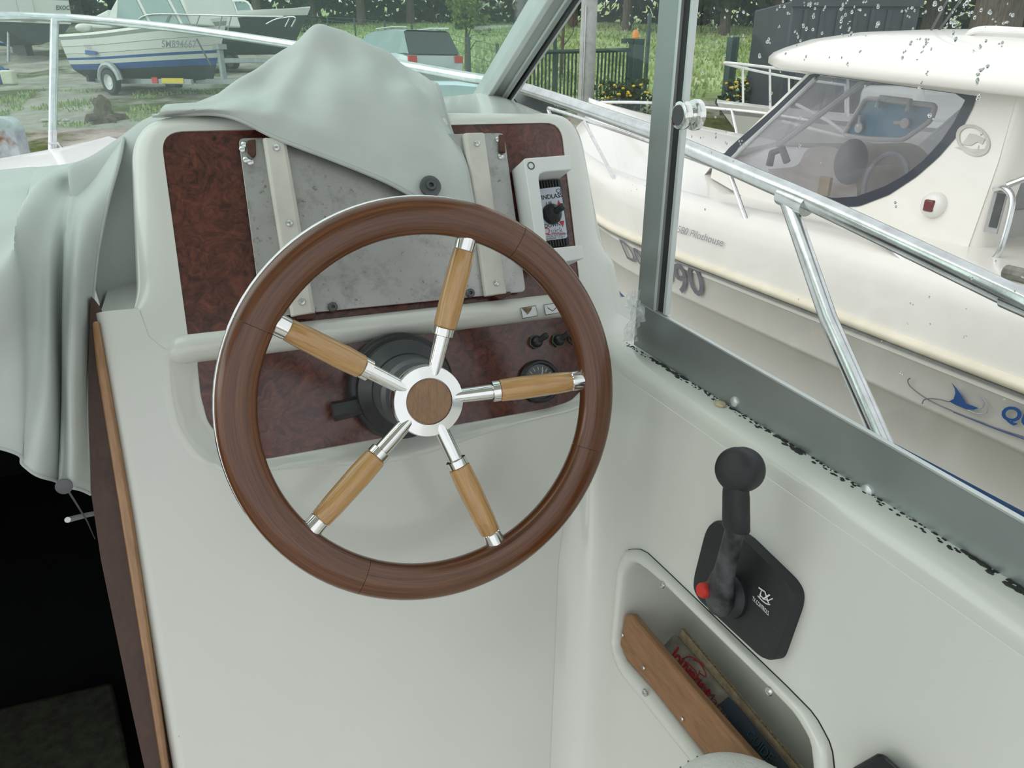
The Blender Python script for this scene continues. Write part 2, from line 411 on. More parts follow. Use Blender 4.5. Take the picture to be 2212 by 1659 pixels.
for s_, d_ in ((0, 0), (.10, .0012), (.25, .0006), (.45, -.003), (.7, -.0085), (.9, -.0112), (1, -.012)):
    rings.append([c3(a[0]*(1-s_)+q[0]*s_, a[1]*(1-s_)+q[1]*s_, d_) for a, q in zip(lipo, lpr)])
b.loft(rings, True, False, False).build('panel_lip', GEL, console)
b = MB(); b.loft([[c3(u, w, -.0155) for u, w in lpr], [c3(u, w, -.0112) for u, w in lpr]]).build('lower_panel', BURL, console).__setitem__('label', 'red-brown burr wood instrument panel')
# rounded left edge of the lower moulding, running forward
b = MB(); rings = []
wt = c2(230, 672)[1]
for w in np.linspace(wbot, wt, 10):
    ring = []
    for k in range(7):
        a = math.pi/2*k/6; ring.append(c3(ul-.014*math.sin(a), w, -.014*(1-math.cos(a))))
    p = ring[-1]; ring.append(p+Vector((0, .10, 0))); ring.append(p+Vector((0, .42, 0))); rings.append(ring)
b.grid(rings).build('left_edge', GEL, console)
# ledge to the left of the pod
zl = C(225, 675).z
b = MB()
fr = [C(214, 677, -.006), C(240, 672), C(296, 667)]
ring0 = [p-CW*.006 for p in fr]; ring1 = [p-NC*.003+Vector((0, 0, .001)) for p in fr]; ring2 = [p-NC*.012+Vector((0, 0, .003)) for p in fr]; ring3 = [Vector((p.x, 1.10, zl+.003)) for p in fr]
ring4 = [Vector((p.x, 1.11, zl+.03)) for p in fr]
b.grid([ring0, ring1, ring2, ring3, ring4]).build('ledge', GEL, console)
# the pod that carries the upper panel
UPX = [(346, 284), (1212, 264), (1255, 632), (407, 735)]
up2 = rounded([c2(*p) for p in UPX], [.024, .024, .004, .004], 8)
uc = c2(800, 490); upr = resample_polar(up2, N0, uc)
POX = [(272, 238), (700, 226), (1262, 232), (1345, 665), (800, 716), (292, 765)]
po2 = rounded([c2(*p) for p in POX], [.05, .001, .05, .02, .001, .02], 10)
por = resample_polar(po2, N0, uc)
w_lo, w_hi = c2(290, 690)[1], c2(285, 600)[1]
def flush(q): t = max(0, min(1, (q[1]-w_lo)/(w_hi-w_lo))); return t*t*(3-2*t)
b = MB(); rings = [[c3(u, w, -.004) for u, w in upr], [c3(u, w, .0) for u, w in upr]]
for k in range(1, 13):
    s_ = k/12; d_ = -.030*(1-math.sqrt(max(0, 1-(max(0, s_-.25)/.75)**2)))
    rings.append([c3(a[0]*(1-s_)+q[0]*s_, a[1]*(1-s_)+q[1]*s_, d_*flush(q)-.0006*s_) for a, q in zip(upr, por)])
last = rings[-1]
for dy in (.03, .10, .24): rings.append([p+Vector((0, dy, dy*(-.12+.24*max(0, min(1, (p.x+.09)/.58))))) for p in last])
b.loft(rings, True, False, True).build('pod_moulding', GEL, console)
b = MB(); b.loft([[c3(u, w, -.008) for u, w in upr], [c3(u, w, -.0022) for u, w in upr]]).build('upper_panel', BURL, console)['label'] = 'large red-brown burr wood dash panel'
# rounded white ridge between the two panels
b = MB(); rings = []
for t in np.linspace(0, 1, 40):
    pxa = 340+(1285-340)*t; mid = c2(pxa, 754-(pxa-395)*.1165); e = min(1, t/.03, (1-t)/.05); e = math.sqrt(max(e, .02))
    sk = max(0, 1-t/.07, 1-(1-t)/.05); sk = sk*sk
    rings.append([c3(mid[0], mid[1]+dw*e-.010*sk, dh*e-.002-.016*sk) for dw, dh in ((.0165, -.004), (.0150, .004), (.010, .0085), (.002, .0105), (-.006, .009), (-.0125, .003), (-.0155, -.006), (-.0155, -.014), (.0165, -.014))])
ridge = b.loft(rings).build('panel_ridge', GEL, console)
# two worn warning stickers on the ridge
for (xa, ya) in ((1138, 676), (1187, 669)):
    m_ = c2(xa, ya); q = [c3(m_[0]+du, m_[1]+dw, .0092+dw*.25) for du, dw in ((-.010, -.007), (.011, -.006), (.009, .007), (-.012, .006))]
    b = MB().prism(q, NC*.0004); st = b.build('warning_sticker', WHINK, console); st['label'] = 'worn warning sticker'
    if xa < 1150:
        q2 = [c3(m_[0]+du, m_[1]+dw, .0098+dw*.25) for du, dw in ((-.011, .006), (-.003, -.003), (.002, .002), (.004, .0055))]
        MB().prism(q2, NC*.0003).build('faded_picture', mat('faded_olive', (.16, .13, .08), .7, 0, .5, 300), st)
    else:
        q2 = [c3(m_[0]+du, m_[1]+dw, .0096+dw*.25) for du, dw in ((-.007, .002), (0, -.003), (.006, .001))]
        MB().tube(q2, .0005, 5).build('printed_mark', INK, st)
    e_ = [q[i]+NC*.0004 for i in (0, 1, 2, 3, 0)]
    MB().tube(e_, .0004, 4).build('printed_border', INK, st)

# ================================================================== aluminium mounting plate on the upper panel
plate = thing('mounting_plate', 'scratched bare aluminium plate with two cream strips bolted to the upper dash panel', 'plate', C(840, 660))
OFFP = .010
pp = rounded([c2(515, 298, OFFP), c2(1089, 287, OFFP), c2(1136, 630, OFFP), c2(566, 686, OFFP)], .007, 4)
MB().loft([[c3(u, w, OFFP-.0025) for u, w in pp], [c3(u, w, OFFP) for u, w in pp]]).build('plate', PLATE, plate, bevel=.0006)
for q in ([(567, 297), (618, 299), (682, 675), (629, 683)], [(1002, 287), (1048, 286), (1096, 633), (1050, 639)]):
    o1 = OFFP+.010; P4 = [Vector(c2(*p, o1)) for p in q]
    tl, tr, br, bl = P4
    def bar(P4, d0, d1, ins):
        cx = sum((p for p in P4), Vector((0, 0)))/4
        return [c3(p.x, p.y, d0) for p in P4]
    rings = []
    for d_, ins in ((OFFP, 0), (OFFP+.0075, 0), (OFFP+.0105, .12)):
        A_ = tl.lerp(tr, ins); B_ = tr.lerp(tl, ins*1.3); Cc = br.lerp(bl, ins*1.3); D_ = bl.lerp(br, ins)
        rings.append([c3(p.x, p.y, d_) for p in (A_, B_, Cc, D_)])
    st = MB().loft(rings).build('strip', CREAM, plate, bevel=.0012)
    st['label'] = 'yellowed cream plastic strip'
    ds = [(597, 319), (625, 482), (652, 652)] if q[0][0] < 800 else [(1030, 310), (1050, 468), (1072, 611)]
    for p in ds:
        u, w = c2(*p, OFFP+.0105); screw(st, c3(u, w, OFFP+.0105), NC, .0042)
for p in ((719, 663), (1016, 633)):
    u, w = c2(*p, OFFP+.004)
    MB().lathe(c3(u, w, OFFP), NC, [(.0055, 0), (.0055, .0055), (.0045, .0068), (.0022, .0068), (.002, .004), (0, .004)], 16).build('bolt', GREYM, plate)
for q in ([(534, 306), (552, 304), (553, 336), (546, 343), (534, 330)], [(1076, 293), (1088, 294), (1090, 332), (1077, 330)], [(643, 676), (650, 672), (682, 672), (682, 688), (640, 690)], [(1066, 640), (1072, 633), (1100, 631), (1102, 638), (1080, 648)]):
    MB().prism([C(*p, OFFP+.0004) for p in q], NC*.005).build('rusty_clip', RUST, plate, bevel=.001)
for (x_, y_) in ((528, 312), (532, 345), (541, 350), (524, 322), (1082, 338), (1076, 301)):
    MB().sphere(C(x_, y_, OFFP+.001), .004, 8, 5, (1, 1, .5), (CU, CW, NC)).build('weld_bead', STEEL, plate)

# ================================================================== windlass switch and its guard
wind = thing('windlass_switch', 'small black windlass control with silver face and rubber toggle inside the white guard', 'switch', C(1190, 525))
wl = [Vector(c2(*p, .004)) for p in ((1144, 398), (1208, 390), (1227, 531), (1166, 539))]
def bil(a, b_, quad=wl):
    return quad[0].lerp(quad[1], a).lerp(quad[3].lerp(quad[2], a), b_)
body = rounded([tuple(p) for p in wl], .004, 3)
MB().loft([[c3(*p, 0) for p in body], [c3(*p, .010) for p in body]]).build('body', BLACK, wind, bevel=.001)
face = rounded([tuple(bil(*t)) for t in ((.08, .11), (.94, .11), (.94, .895), (.08, .895))], .004, 3)
fc = MB().loft([[c3(*p, .009) for p in face], [c3(*p, .0112) for p in face]]).build('face_plate', FACE, wind)
for bb in (.055, .95):
    for k in range(9):
        p = bil(.12+k*.095, bb); MB().box(c3(p.x, p.y, .0108), (.0022, .009, .002), (CU, CW, NC)).build('grip_rib', BLACK, wind)
dn = (wl[3]-wl[0]); ac = (wl[1]-wl[0])
def wtext(s, a, b_, h, m, al='CENTER', bold=0.0):
    p = bil(a, b_); X = (CU*ac.x+CW*ac.y).normalized()*h; Y = -(CU*dn.x+CW*dn.y).normalized()*h
    text('lettering', s, c3(p.x, p.y, .0113), X, Y, m, fc, .0001, bold, align=al)
wtext('CE', .87, .20, .0075, INK, 'CENTER', .01); wtext('WINDLASS', .50, .275, .0080, INK, 'CENTER', .02)
wtext('UP', .46, .375, .0070, INK, 'CENTER', .01); wtext('DOWN', .48, .70, .0070, INK, 'CENTER', .01)
wtext('Q', .25, .80, .0125, REDINK, 'CENTER', .0); wtext('uick', .60, .80, .0105, GREYINK, 'CENTER', .0)
wtext('NAUTICAL EQUIPMENTS', .52, .85, .0036, INK); wtext('RAVENNA - ITALY', .50, .885, .0036, INK)
p = bil(.56, .81); MB().box(c3(p.x, p.y, .0114), (.026, .0008, .0003), (CU, CW, NC)).build('underline', REDINK, fc)
for a_, b_, sgn in ((.80, .36, 1), (.82, .675, -1)):
    p = bil(a_, b_); MB().prism([c3(p.x+du*.0036, p.y+sgn*dw*.004, .0113) for du, dw in ((-1, -1), (1, -1), (0, 1.1))], NC*.0002).build('arrow_mark', REDINK, fc)
p = bil(.50, .51); PT = c3(p.x, p.y, .011)
MB().lathe(PT, NC, [(.0135, 0), (.0135, .003), (.0115, .006), (.0115, .008), (.0085, .011), (.006, .013), (0, .013)], 24).build('rubber_boot', BLACK, wind)
tg = (NC*.8+CU*.45+CW*.25).normalized()
MB().tube([PT+NC*.008, PT+NC*.008+tg*.008, PT+NC*.008+tg*.015, PT+NC*.008+tg*.018], [.0048, .0044, .0050, .003], 12).build('toggle', BLACK, wind)
guard = thing('switch_guard', 'white plastic bracket shaped like a square C around the windlass switch', 'guard', C(1200, 560))
GO = .045
gp = [c2(*p, GO) for p in ((1131, 342), (1232, 334), (1236, 366), (1176, 371), (1166, 376), (1164, 386), (1181, 524), (1184, 532), (1192, 536), (1259, 529), (1262, 558), (1166, 576))]
gp = rounded(gp, [.004, .002, .002, .004, .001, .001, .001, .001, .001, .002, .002, .004], 3)
MB().loft([[c3(*p, .0005) for p in gp], [c3(*p, GO) for p in gp]]).build('bracket', WHITEP, guard, bevel=.0012)
P = C(1147, 358, GO)
MB().lathe(P-NC*.0005, NC, [(.0050, 0), (.0050, .0009), (.0036, .0010), (.0034, .0002), (0, .0002)], 18).build('screw_hole', GREYM, guard)

# ================================================================== toggle switches and gauge on the lower panel
PO = -.0112
def toggle_switch(px, py, label):
    P = C(px, py, PO); t = thing('toggle_switch', label, 'switch', P, 'toggle switches on the lower panel')
    hexr = []
    for k in range(6):
        a = math.pi/3*k+.2; hexr.append((.0098*math.cos(a), .0098*math.sin(a)))
    MB().loft([[P+CU*x+CW*y+NC*h for x, y in hexr] for h in (0, .005)]).build('hex_nut', mat('green_brass', (.09, .13, .09), .35, .8, .2, 60), t, bevel=.0008)
    MB().lathe(P+NC*.004, NC, [(.0075, 0), (.0075, .006), (.0062, .009), (.0045, .0105), (0, .0105)], 18).build('rubber_boot', BLACK, t)
    g = (NC*.7+CU*.55+CW*.35).normalized()
    MB().tube([P+NC*.010, P+NC*.010+g*.008, P+NC*.010+g*.015, P+NC*.010+g*.018], [.004, .0038, .0044, .0022], 12).build('lever', BLACK, t)
    return t
toggle_switch(1155, 739, 'black toggle switch on lower panel, furthest from the rim, above the gauge')
toggle_switch(1203, 735, 'black toggle switch, middle one of the three above the round gauge')
toggle_switch(1238, 730, 'black toggle switch half hidden behind the wheel rim')
gP = C(1163, 824, PO); gauge = thing('round_gauge', 'small round black gauge in the lower panel behind a wheel spoke', 'gauge', gP)
MB().lathe(gP, NC, [(.027, 0), (.0285, .002), (.0285, .007), (.026, .0105), (.0235, .0105), (.022, .006)], 40).build('bezel', BLACK, gauge)
dial = MB().lathe(gP, NC, [(.0235, .003), (.0235, .0058), (0, .0058)], 40).build('dial', mat('black_dial', (.02, .022, .026), .35, 0, .1), gauge)
for k in range(7):
    a = math.radians(30+20*k); d = CU*math.cos(a)+CW*math.sin(a)
    MB().box(gP+d*.017+NC*.0062, (.0045, .0007, .0004), (d, d.cross(NC), NC)).build('tick', WHINK, dial)
MB().tube([gP+NC*.0066, gP+NC*.0066+CU*.006+CW*.014], .0006, 5).build('needle', WHINK, dial)
for k in range(3): MB().box(gP-CW*(.013+.003*k)+NC*.006, (.012-.002*k, .0007, .0003), (CU, CW, NC)).build('print_line', PGREY, dial)
MB().lathe(gP, NC, [(.0234, .0072), (.012, .0085), (0, .009)], 32).build('lens', CLEAR, gauge)

# ================================================================== steering column and wheel
column = thing('steering_column', 'black tilt steering column boot on the lower panel behind the wheel', 'steering column', BASE)
BA = HUB-NW*.135
MB().lathe(BA, NW, [(.060, -.03), (.064, 0), (.064, .010), (.060, .016), (.052, .018), (.050, .022), (.057, .026), (.056, .036), (.047, .044), (.043, .048)], 48).build('flange', BLACK, column)
MB().lathe(BA, NW, [(.040, .03), (.042, .052), (.040, .056), (.040, .085), (.036, .090), (.036, .110), (.030, .116)], 40).build('sleeve', GREYM, column)
lv = BA+NW*.02
MB().tube([lv-CU*.045-CW*.012, lv-CU*.064-CW*.014, lv-CU*.085-CW*.015], [.010, .011, .0115], 10).build('tilt_lever', BLACK, column)
wheel = thing('steering_wheel', 'varnished wooden five-spoke steering wheel with chrome hub', 'steering wheel', HUB)
WU = Vector((1, 0, 0)); WW = Vector((0, math.sin(math.radians(15)), math.cos(math.radians(15))))
RC = HUB+NW*.016
RO = .2045; RI = .1675; RM = (RO+RI)/2
sect = []
for k in range(20):
    a = 2*math.pi*k/20; x = math.cos(a); y = math.sin(a)
    rr = 1-.05*math.exp(-((a-2.0)/.22)**2)
    sect.append((math.copysign(abs(x)**.85, x)*(RO-RI)/2*rr, math.copysign(abs(y)**.8, y)*.0135*rr))
joints = [math.radians(a) for a in (34, 147, 151.5, 250, 337)]
joints = [math.radians(a) for a in (55, 148, 240, 335)]
for i, a0 in enumerate(joints):
    a1 = joints[(i+1) % len(joints)]
    if a1 <= a0: a1 += 2*math.pi
    n = 30; rings = []; ws = []
    for k in range(n+1):
        a = a0+(a1-a0)*k/n+(-.0012 if k == n else .0012 if k == 0 else 0); d = WU*math.cos(a)+WW*math.sin(a)
        rings.append([RC+d*(RM+x)+NW*y for x, y in sect]); ws += [(a*RM+i*3.7, x+i*.5, y) for x, y in sect]
    MB().loft(rings, True, True, True, ws).build('rim_segment', RIMW, wheel)
b = MB(); rings = []
for k in range(97):
    a = 2*math.pi*k/96; d = WU*math.cos(a)+WW*math.sin(a); rings.append([RC+d*r+NW*h for r, h in ((RO-.010, -.0105), (RO+.0012, -.0105), (RO+.0018, -.0085), (RO+.0010, -.0070), (RO-.010, -.0070))])
b.loft(rings, True, False, False).build('rim_band', CHROME, wheel)
for k, ad in enumerate((144.5, 70.8, -.8, -72.6, -142.5)):
    a = math.radians(ad); d = WU*math.cos(a)+WW*math.sin(a); q0 = HUB-NW*.006
    def sp(r): return q0+d*r+NW*(.018*max(0, (r-.03))/.14)
    sk = MB().tube([sp(.028), sp(.055), sp(.080)], [.0075, .0080, .0082], 16).build('spoke_rod', CHROME, wheel)
    MB().tube([sp(.0690), sp(.0700), sp(.0775), sp(.0785)], [.0090, .0112, .0112, .0100], 18).build('collar', CHROME, wheel)
    MB().tube([sp(.0785), sp(.0795), sp(.10), sp(.14), sp(.1565), sp(.1575)], [.0108, .0118, .0125, .0118, .0108, .0100], 18).build('wooden_grip', GRIPW, wheel)
    MB().tube([sp(.1575), sp(.1585), sp(.168), sp(.172)], [.0098, .0106, .0108, .0108], 18).build('ferrule', CHROME, wheel)
MB().lathe(HUB-NW*.02, NW, [(.030, 0), (.0372, .004), (.0378, .017), (.0365, .0205), (.0245, .0215), (.0240, .0200), (0, .0200)], 56).build('hub_ring', CHROME, wheel)
MB().lathe(HUB-NW*.001, NW, [(.0238, 0), (.0238, .0022), (.0225, .0034), (.012, .0040), (0, .0042)], 40).build('hub_cap', CAPW, wheel)['label'] = 'round teak cap'

# ================================================================== the vinyl cover
cover = thing('vinyl_cover', 'crumpled grey vinyl cover draped over the dash and hanging into the companionway', 'cover', C(300, 640))
def Y(px, py, y): return at(px, py, 1, y)
hem = [(330, 250, -.03), (482, 249, .012), (600, 300, .020), (723, 347, .022), (830, 391, .024), (925, 439, .026), (985, 446, .026), (1024, 447, .026)]
mid = [(345, 246, .925), (498, 238, .906), (604, 246, .896), (712, 272, .885), (812, 292, .880), (892, 312, .876), (955, 325, .876), (1006, 355, .872)]
brk = [(362, 240, .945), (500, 215, .945), (588, 206, .932), (690, 203, .918), (780, 206, .914), (850, 201, .916), (918, 218, .922), (982, 284, .902)]
upp = [(384, 237, .965), (516, 193, .985), (602, 160, .985), (686, 138, .975), (766, 140, .972), (838, 153, .965), (905, 182, .948), (964, 236, .918)]
rdg = [(412, 230, .99), (540, 165, 1.015), (625, 108, 1.01), (690, 70, 1.005), (762, 77, 1.0), (832, 115, .995), (894, 152, .978), (940, 192, .945)]
net = [[C(*p) for p in hem], [Y(*p) for p in mid], [Y(*p) for p in brk], [Y(*p) for p in upp], [Y(*p) for p in rdg]]
back = [Vector((p.x+.004, p.y+.05, min(p.z-.012, max(p.z-.10, -.06)))) for p in net[-1]]
net.append(back)
S = cat_rom(net, 10)
for i in range(S.shape[0]):
    for j in range(S.shape[1]):
        u, v = j/S.shape[1], i/S.shape[0]
        f = .0045*math.sin(9*u+6*v)*math.sin(3.1*v)+.0030*math.sin(23*u-11*v)*math.sin(3.1*v)*(.4+v)+.0016*math.sin(41*u+17*v+3*math.sin(7*v))*math.sin(3.1*v)
        f += .006*math.exp(-((u-.22-.25*v)/.035)**2)*math.sin(min(1, v*1.4)*3.1)
        S[i, j] += np.array((0, -f*.6, f))
dash = MB().grid([[Vector(p) for p in r] for r in S]).build('dash_drape', TARP, cover, smooth=60, solid=.0016)
MB().tube([Vector(p)+Vector((0, -.001, 0)) for p in S[0]], .0022, 8).build('hem', TARPE, cover)
MB().tube([Vector(p) for p in S[:42, -1]], .0018, 8).build('hem', TARPE, cover)
gP = C(930, 402, .034)
fas = MB().lathe(gP, NC+Vector((0, 0, .1)), [(.0128, -.003), (.0128, .0012), (.0115, .002), (.0065, .002), (.0058, .0042), (.0030, .0046), (.0028, .001), (0, .001)], 24).build('turn_fastener', GREYM, cover)
sh_ = [[(150, 360, 1.00), (205, 334, 1.02), (262, 296, 1.03), (320, 256, 1.03), (400, 232, 1.02), (490, 196, 1.02)]]
nA = [Y(*p) for p in sh_[0]]; nB = [p+Vector((0, -.05, -.055)) for p in nA]; nC = [p+Vector((.01, -.08, -.16)) for p in nA]; nD = [p+Vector((0, .06, -.10)) for p in nA]
MB().grid([[Vector(p) for p in r] for r in cat_rom([nD, nA, nB, nC], 6)]).build('shoulder_drape', TARP, cover, smooth=60, solid=.0016)
# hanging part in the companionway
rows = [[(-420, 420), (20, 366), (90, 362), (150, 354), (200, 338), (235, 318), (268, 299)],
        [(-420, 500), (10, 420), (75, 402), (130, 388), (165, 378), (205, 368), (258, 350)],
        [(-420, 620), (0, 520), (60, 500), (110, 480), (140, 465), (175, 460), (229, 450)],
        [(-420, 720), (0, 622), (60, 604), (105, 590), (135, 580), (165, 570), (206, 560)],
        [(-420, 800), (0, 770), (60, 760), (105, 750), (133, 742), (158, 732), (194, 720)],
        [(-420, 850), (0, 880), (60, 880), (105, 880), (132, 880), (155, 880), (189, 880)],
        [(-420, 880), (0, 966), (50, 1005), (95, 1030), (130, 1045), (155, 1055), (197, 1067)]]
offs = [[-.20, -.20, -.20, -.20, -.18, -.15, -.10], [-.10, -.10, -.12, -.115, -.12, -.11, -.06], [.0, -.005, -.03, -.045, -.055, -.035, -.045],
        [.03, .040, .012, -.005, -.035, .005, -.03], [.03, .025, .020, .012, -.030, .012, -.024], [.03, .022, .018, .016, -.022, .012, -.020], [.03, .022, .018, .012, -.012, .006, -.016]]
net = [[C(p[0], p[1], o) for p, o in zip(r, ro)] for r, ro in zip(rows, offs)]
S = cat_rom(net, 9)
for i in range(S.shape[0]):
    for j in range(S.shape[1]):
        u, v = j/S.shape[1], i/S.shape[0]
        f = .006*math.sin(8*u-9*v+1)*math.sin(3.0*v)+.003*math.sin(21*u+5*v)
        q_ = u-.13-.85*max(0, .50-v)
        f += .034*(math.exp(-(q_/.05)**2) if q_ < 0 else math.exp(-(q_/.14)**2))*(min(1, v*6) if v < .5 else math.exp(-((v-.5)/.12)**2))
        f += .010*math.exp(-((u-.66-.05*math.sin(3*v))/.03)**2)*min(1, max(0, (v-.15)*4))
        S[i, j] += np.array((0, -f, f*.2))
MB().grid([[Vector(p) for p in r] for r in S]).build('hanging_panel', TARP, cover, smooth=60, solid=.0016)
MB().tube([Vector(p) for p in S[:, -1]], .0021, 8).build('hem', TARPE, cover)
MB().tube([Vector(p) for p in S[-1, :]], .0018, 8).build('hem', TARPE, cover)
fP = Vector(S[-1, -14])
MB().lathe(fP+Vector((0, -.006, .004)), (0, -1, .2), [(.008, -.001), (.008, .001), (.004, .002), (0, .002)], 16).build('turn_fastener', GREYM, cover)
MB().tube([fP, fP+Vector((.006, -.004, -.02)), fP+Vector((.010, 0, -.045)), fP+Vector((.012, .002, -.07))], [.0012, .001, .0008, .0004], 6).build('loose_thread', GREYM, cover)

# ================================================================== companionway: trim, bulkhead, dark cabin
b = MB(); tr = [(198, 694), (212, 692), (227, 780), (288, 1130), (350, 1560), (375, 1740), (360, 1740), (336, 1590), (262, 1130), (207, 790)]
tri = b.prism([C(*p, .002) for p in tr], -NC*.022).build('trim_1', TRIMW, None, bevel=.003, seg=3)
tag(tri, 'varnished wooden edge trim along the left side of the console', None, None, 'structure')
pl = MB().prism([C(*p, -.012) for p in ((196, 640), (240, 700), (375, 1740), (330, 1740), (286, 1540), (218, 1210), (196, 1060), (190, 800))], -NC*.018).build('wall_companionway', DKWOOD, None)
tag(pl, 'dark brown plywood bulkhead behind the wooden trim', None, None, 'structure')
# cabin box
def quad(name, pts, m, label, kind='structure'):
    o = MB().add([Vector(p) for p in pts], [tuple(range(len(pts)))]).build(name, m, None, smooth=0, solid=.01); tag(o, label, None, None, kind); return o
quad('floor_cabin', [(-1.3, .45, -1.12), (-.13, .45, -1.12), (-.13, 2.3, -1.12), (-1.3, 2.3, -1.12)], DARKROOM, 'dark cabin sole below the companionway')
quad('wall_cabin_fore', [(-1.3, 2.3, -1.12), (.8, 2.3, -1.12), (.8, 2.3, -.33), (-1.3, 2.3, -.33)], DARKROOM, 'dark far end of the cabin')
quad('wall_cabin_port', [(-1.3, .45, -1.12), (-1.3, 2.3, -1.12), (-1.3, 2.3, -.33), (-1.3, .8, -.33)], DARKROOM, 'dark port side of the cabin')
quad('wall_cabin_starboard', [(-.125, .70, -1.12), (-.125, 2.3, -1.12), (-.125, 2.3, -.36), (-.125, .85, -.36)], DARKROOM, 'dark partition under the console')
step = thing('cabin_step', 'dim olive carpeted step deep in the dark companionway', 'step', at(120, 1640, 2, -1.0))
MB().loft([[at(p[0], p[1], 2, -.98+h) for p in ((-60, 1545), (243, 1474), (268, 1590), (290, 1720), (-60, 1800))] for h in (-.12, 0)]).build('carpet_top', CARPET, step, bevel=.006)
bar = thing('chrome_bar', 'short chrome bar shining in the dark cabin below the cover', 'bar', at(150, 1120, 1, 1.05))
MB().tube([at(146, 1123, 1, .86), at(190, 1112, 1, .98), at(240, 1102, 1, 1.12)], .0034, 12).build('rod', mat('bar_glint', (.85, .86, .85), .4, .3), bar)  # pale, barely metallic colour stands in for the chrome's glint
MB().lathe(at(240, 1102, 1, 1.12), (.3, 1, 0), [(.010, 0), (.010, .004), (0, .005)], 14).build('foot', GREYM, bar)

# ================================================================== starboard side wall
WSL = .243
def wx(z): return .447+WSL*(z+.35)
NWL = Vector((-1, 0, WSL)).normalized(); PWL = Vector((.447, 0, -.35))
def Wl(px, py, off=0.0): return onp(px, py, PWL+NWL*off, NWL)
WU2 = Vector((0, -1, 0)); WV2 = Vector((WSL, 0, 1)).normalized()
def w2(px, py, off=0.0):
    d = Wl(px, py, off)-PWL; return (d.dot(WU2), d.dot(WV2))
def w3(u, v, off=0.0): return PWL+WU2*u+WV2*v+NWL*off
PK_OUT = [(1357, 1186), (1392, 1187), (1440, 1232), (1700, 1482), (1762, 1545), (1798, 1612), (1806, 1690), (1800, 1800), (1650, 1830), (1545, 1697), (1388, 1502), (1342, 1448), (1328, 1395), (1342, 1225)]
PK_IN = [(1374, 1215), (1392, 1222), (1440, 1262), (1640, 1455), (1720, 1535), (1755, 1590), (1763, 1660), (1755, 1790), (1650, 1790), (1545, 1662), (1410, 1488), (1356, 1430), (1340, 1395), (1356, 1235)]
pko = rounded([w2(*p) for p in PK_OUT], .006, 3); pki = rounded([w2(*p) for p in PK_IN], .006, 3)
pkc = w2(1540, 1510); pko = resample_polar(pko, 120, pkc); pki = resample_polar(pki, 120, pkc)
yc = lambda z: (CP.y+(z-CP.z)*math.tan(math.radians(TI)))      # console face at height z
zt, zb = -.352, -1.28
wallr = tag(bpy.data.objects.new('wall_right', None), 'white moulded starboard side wall of the cockpit', None, None, 'structure'); COL.objects.link(wallr)
out = [Vector((wx(zt), yc(zt), zt)), Vector((wx(zb), yc(zb), zb)), Vector((wx(zb), -.9, zb)), Vector((wx(zt), -.9, zt))]
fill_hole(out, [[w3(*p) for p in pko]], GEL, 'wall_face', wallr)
prof = [(.505, -.3285), (.470, -.3285), (.459, -.330), (.4515, -.334), (.4475, -.341), (.4468, -.352)]
MB().grid([[Vector((x, y, z)) for x, z in prof] for y in np.linspace(-.9, .80, 30)]).build('coaming_edge', GEL, wallr, smooth=80)
# cove between console face and wall
b = MB(); rows_ = []
for z in np.linspace(-.345, -1.27, 32):
    P = Vector((wx(z), yc(z), z)); r_ = .012+.033*min(1, max(0, (-.36-z)/.22))
    A = P+Vector((-r_, 0, 0)); B_ = P+Vector((0, -.062, 0)); pts = []
    for k in range(9):
        t = k/8; pts.append(A*(1-t)**2+P*2*t*(1-t)+B_*t*t-NC*0+NC*.0004)
    rows_.append(pts)
b.grid(rows_).build('corner_cove', GEL, wallr, smooth=80)
# dirt line where the sill meets the coaming
b = MB()
for k in range(420):
    y = random.uniform(.05, .76); s_ = random.uniform(.0004, .0013)*(1+1.2*max(0, math.sin(y*31)))
    b.sphere((.4797-random.random()**2*.0065, y, -.3283), s_, 6, 4, (1, 1.8, .5))
gr = b.build('grime_line', GRIME, wallr); gr['kind'] = 'stuff'
MB().sphere((.472, .555, -.327), .006, 10, 6, (1, 1.3, .5)).build('sealant_blob', WAX, wallr)

# storage pocket let into the wall
pocket = thing('storage_pocket', 'white moulded storage pocket with rounded rim set in the side wall', 'storage pocket', w3(pkc[0], pkc[1]-.15))
b = MB(); rings = []
for s_, d_ in ((0, .0002), (.02, .0045), (.15, .008), (.4, .0095), (.7, .0085), (.9, .0045), (1, -.002)):
    rings.append([w3(a[0]*(1-s_)+q[0]*s_, a[1]*(1-s_)+q[1]*s_, d_) for a, q in zip(pko, pki)])
for d_, sc in ((-.012, .995), (-.085, .95), (-.095, .90)):
    rings.append([w3(pkc[0]+(q[0]-pkc[0])*sc, pkc[1]+(q[1]-pkc[1])*sc, d_) for q in pki])
b.loft(rings, True, False, True).build('rim_and_liner', GEL, pocket, smooth=50)
for p in ((1431, 1263), (1662, 1493), (1393, 1496)):
    screw(pocket, Wl(*p, .0092), NWL, .0042)
MB().tube([w3(*p, .0004) for p in pko], .0007, 4, closed=True).build('shadow_gap', INK, pocket)
board = thing('retaining_board', 'plain teak board screwed across the front of the storage pocket', 'board', Wl(1450, 1560))
bp = [(1349, 1326), (1362, 1327), (1500, 1492), (1628, 1640), (1755, 1785), (1640, 1795), (1542, 1657), (1407, 1486), (1353, 1426), (1338, 1392)]
bp2 = rounded([w2(*p, .004) for p in bp], .004, 3)
bp2 = [w2(*p, .002) for p in bp]
MB().loft([[w3(*p, -.009) for p in bp2], [w3(*p, .002) for p in bp2]]).build('plank', TEAK, board, bevel=.0025)
for p in ((1392, 1443), (1346, 1372), (1475, 1553)): screw(board, Wl(*p, .0022), NWL, .0026)
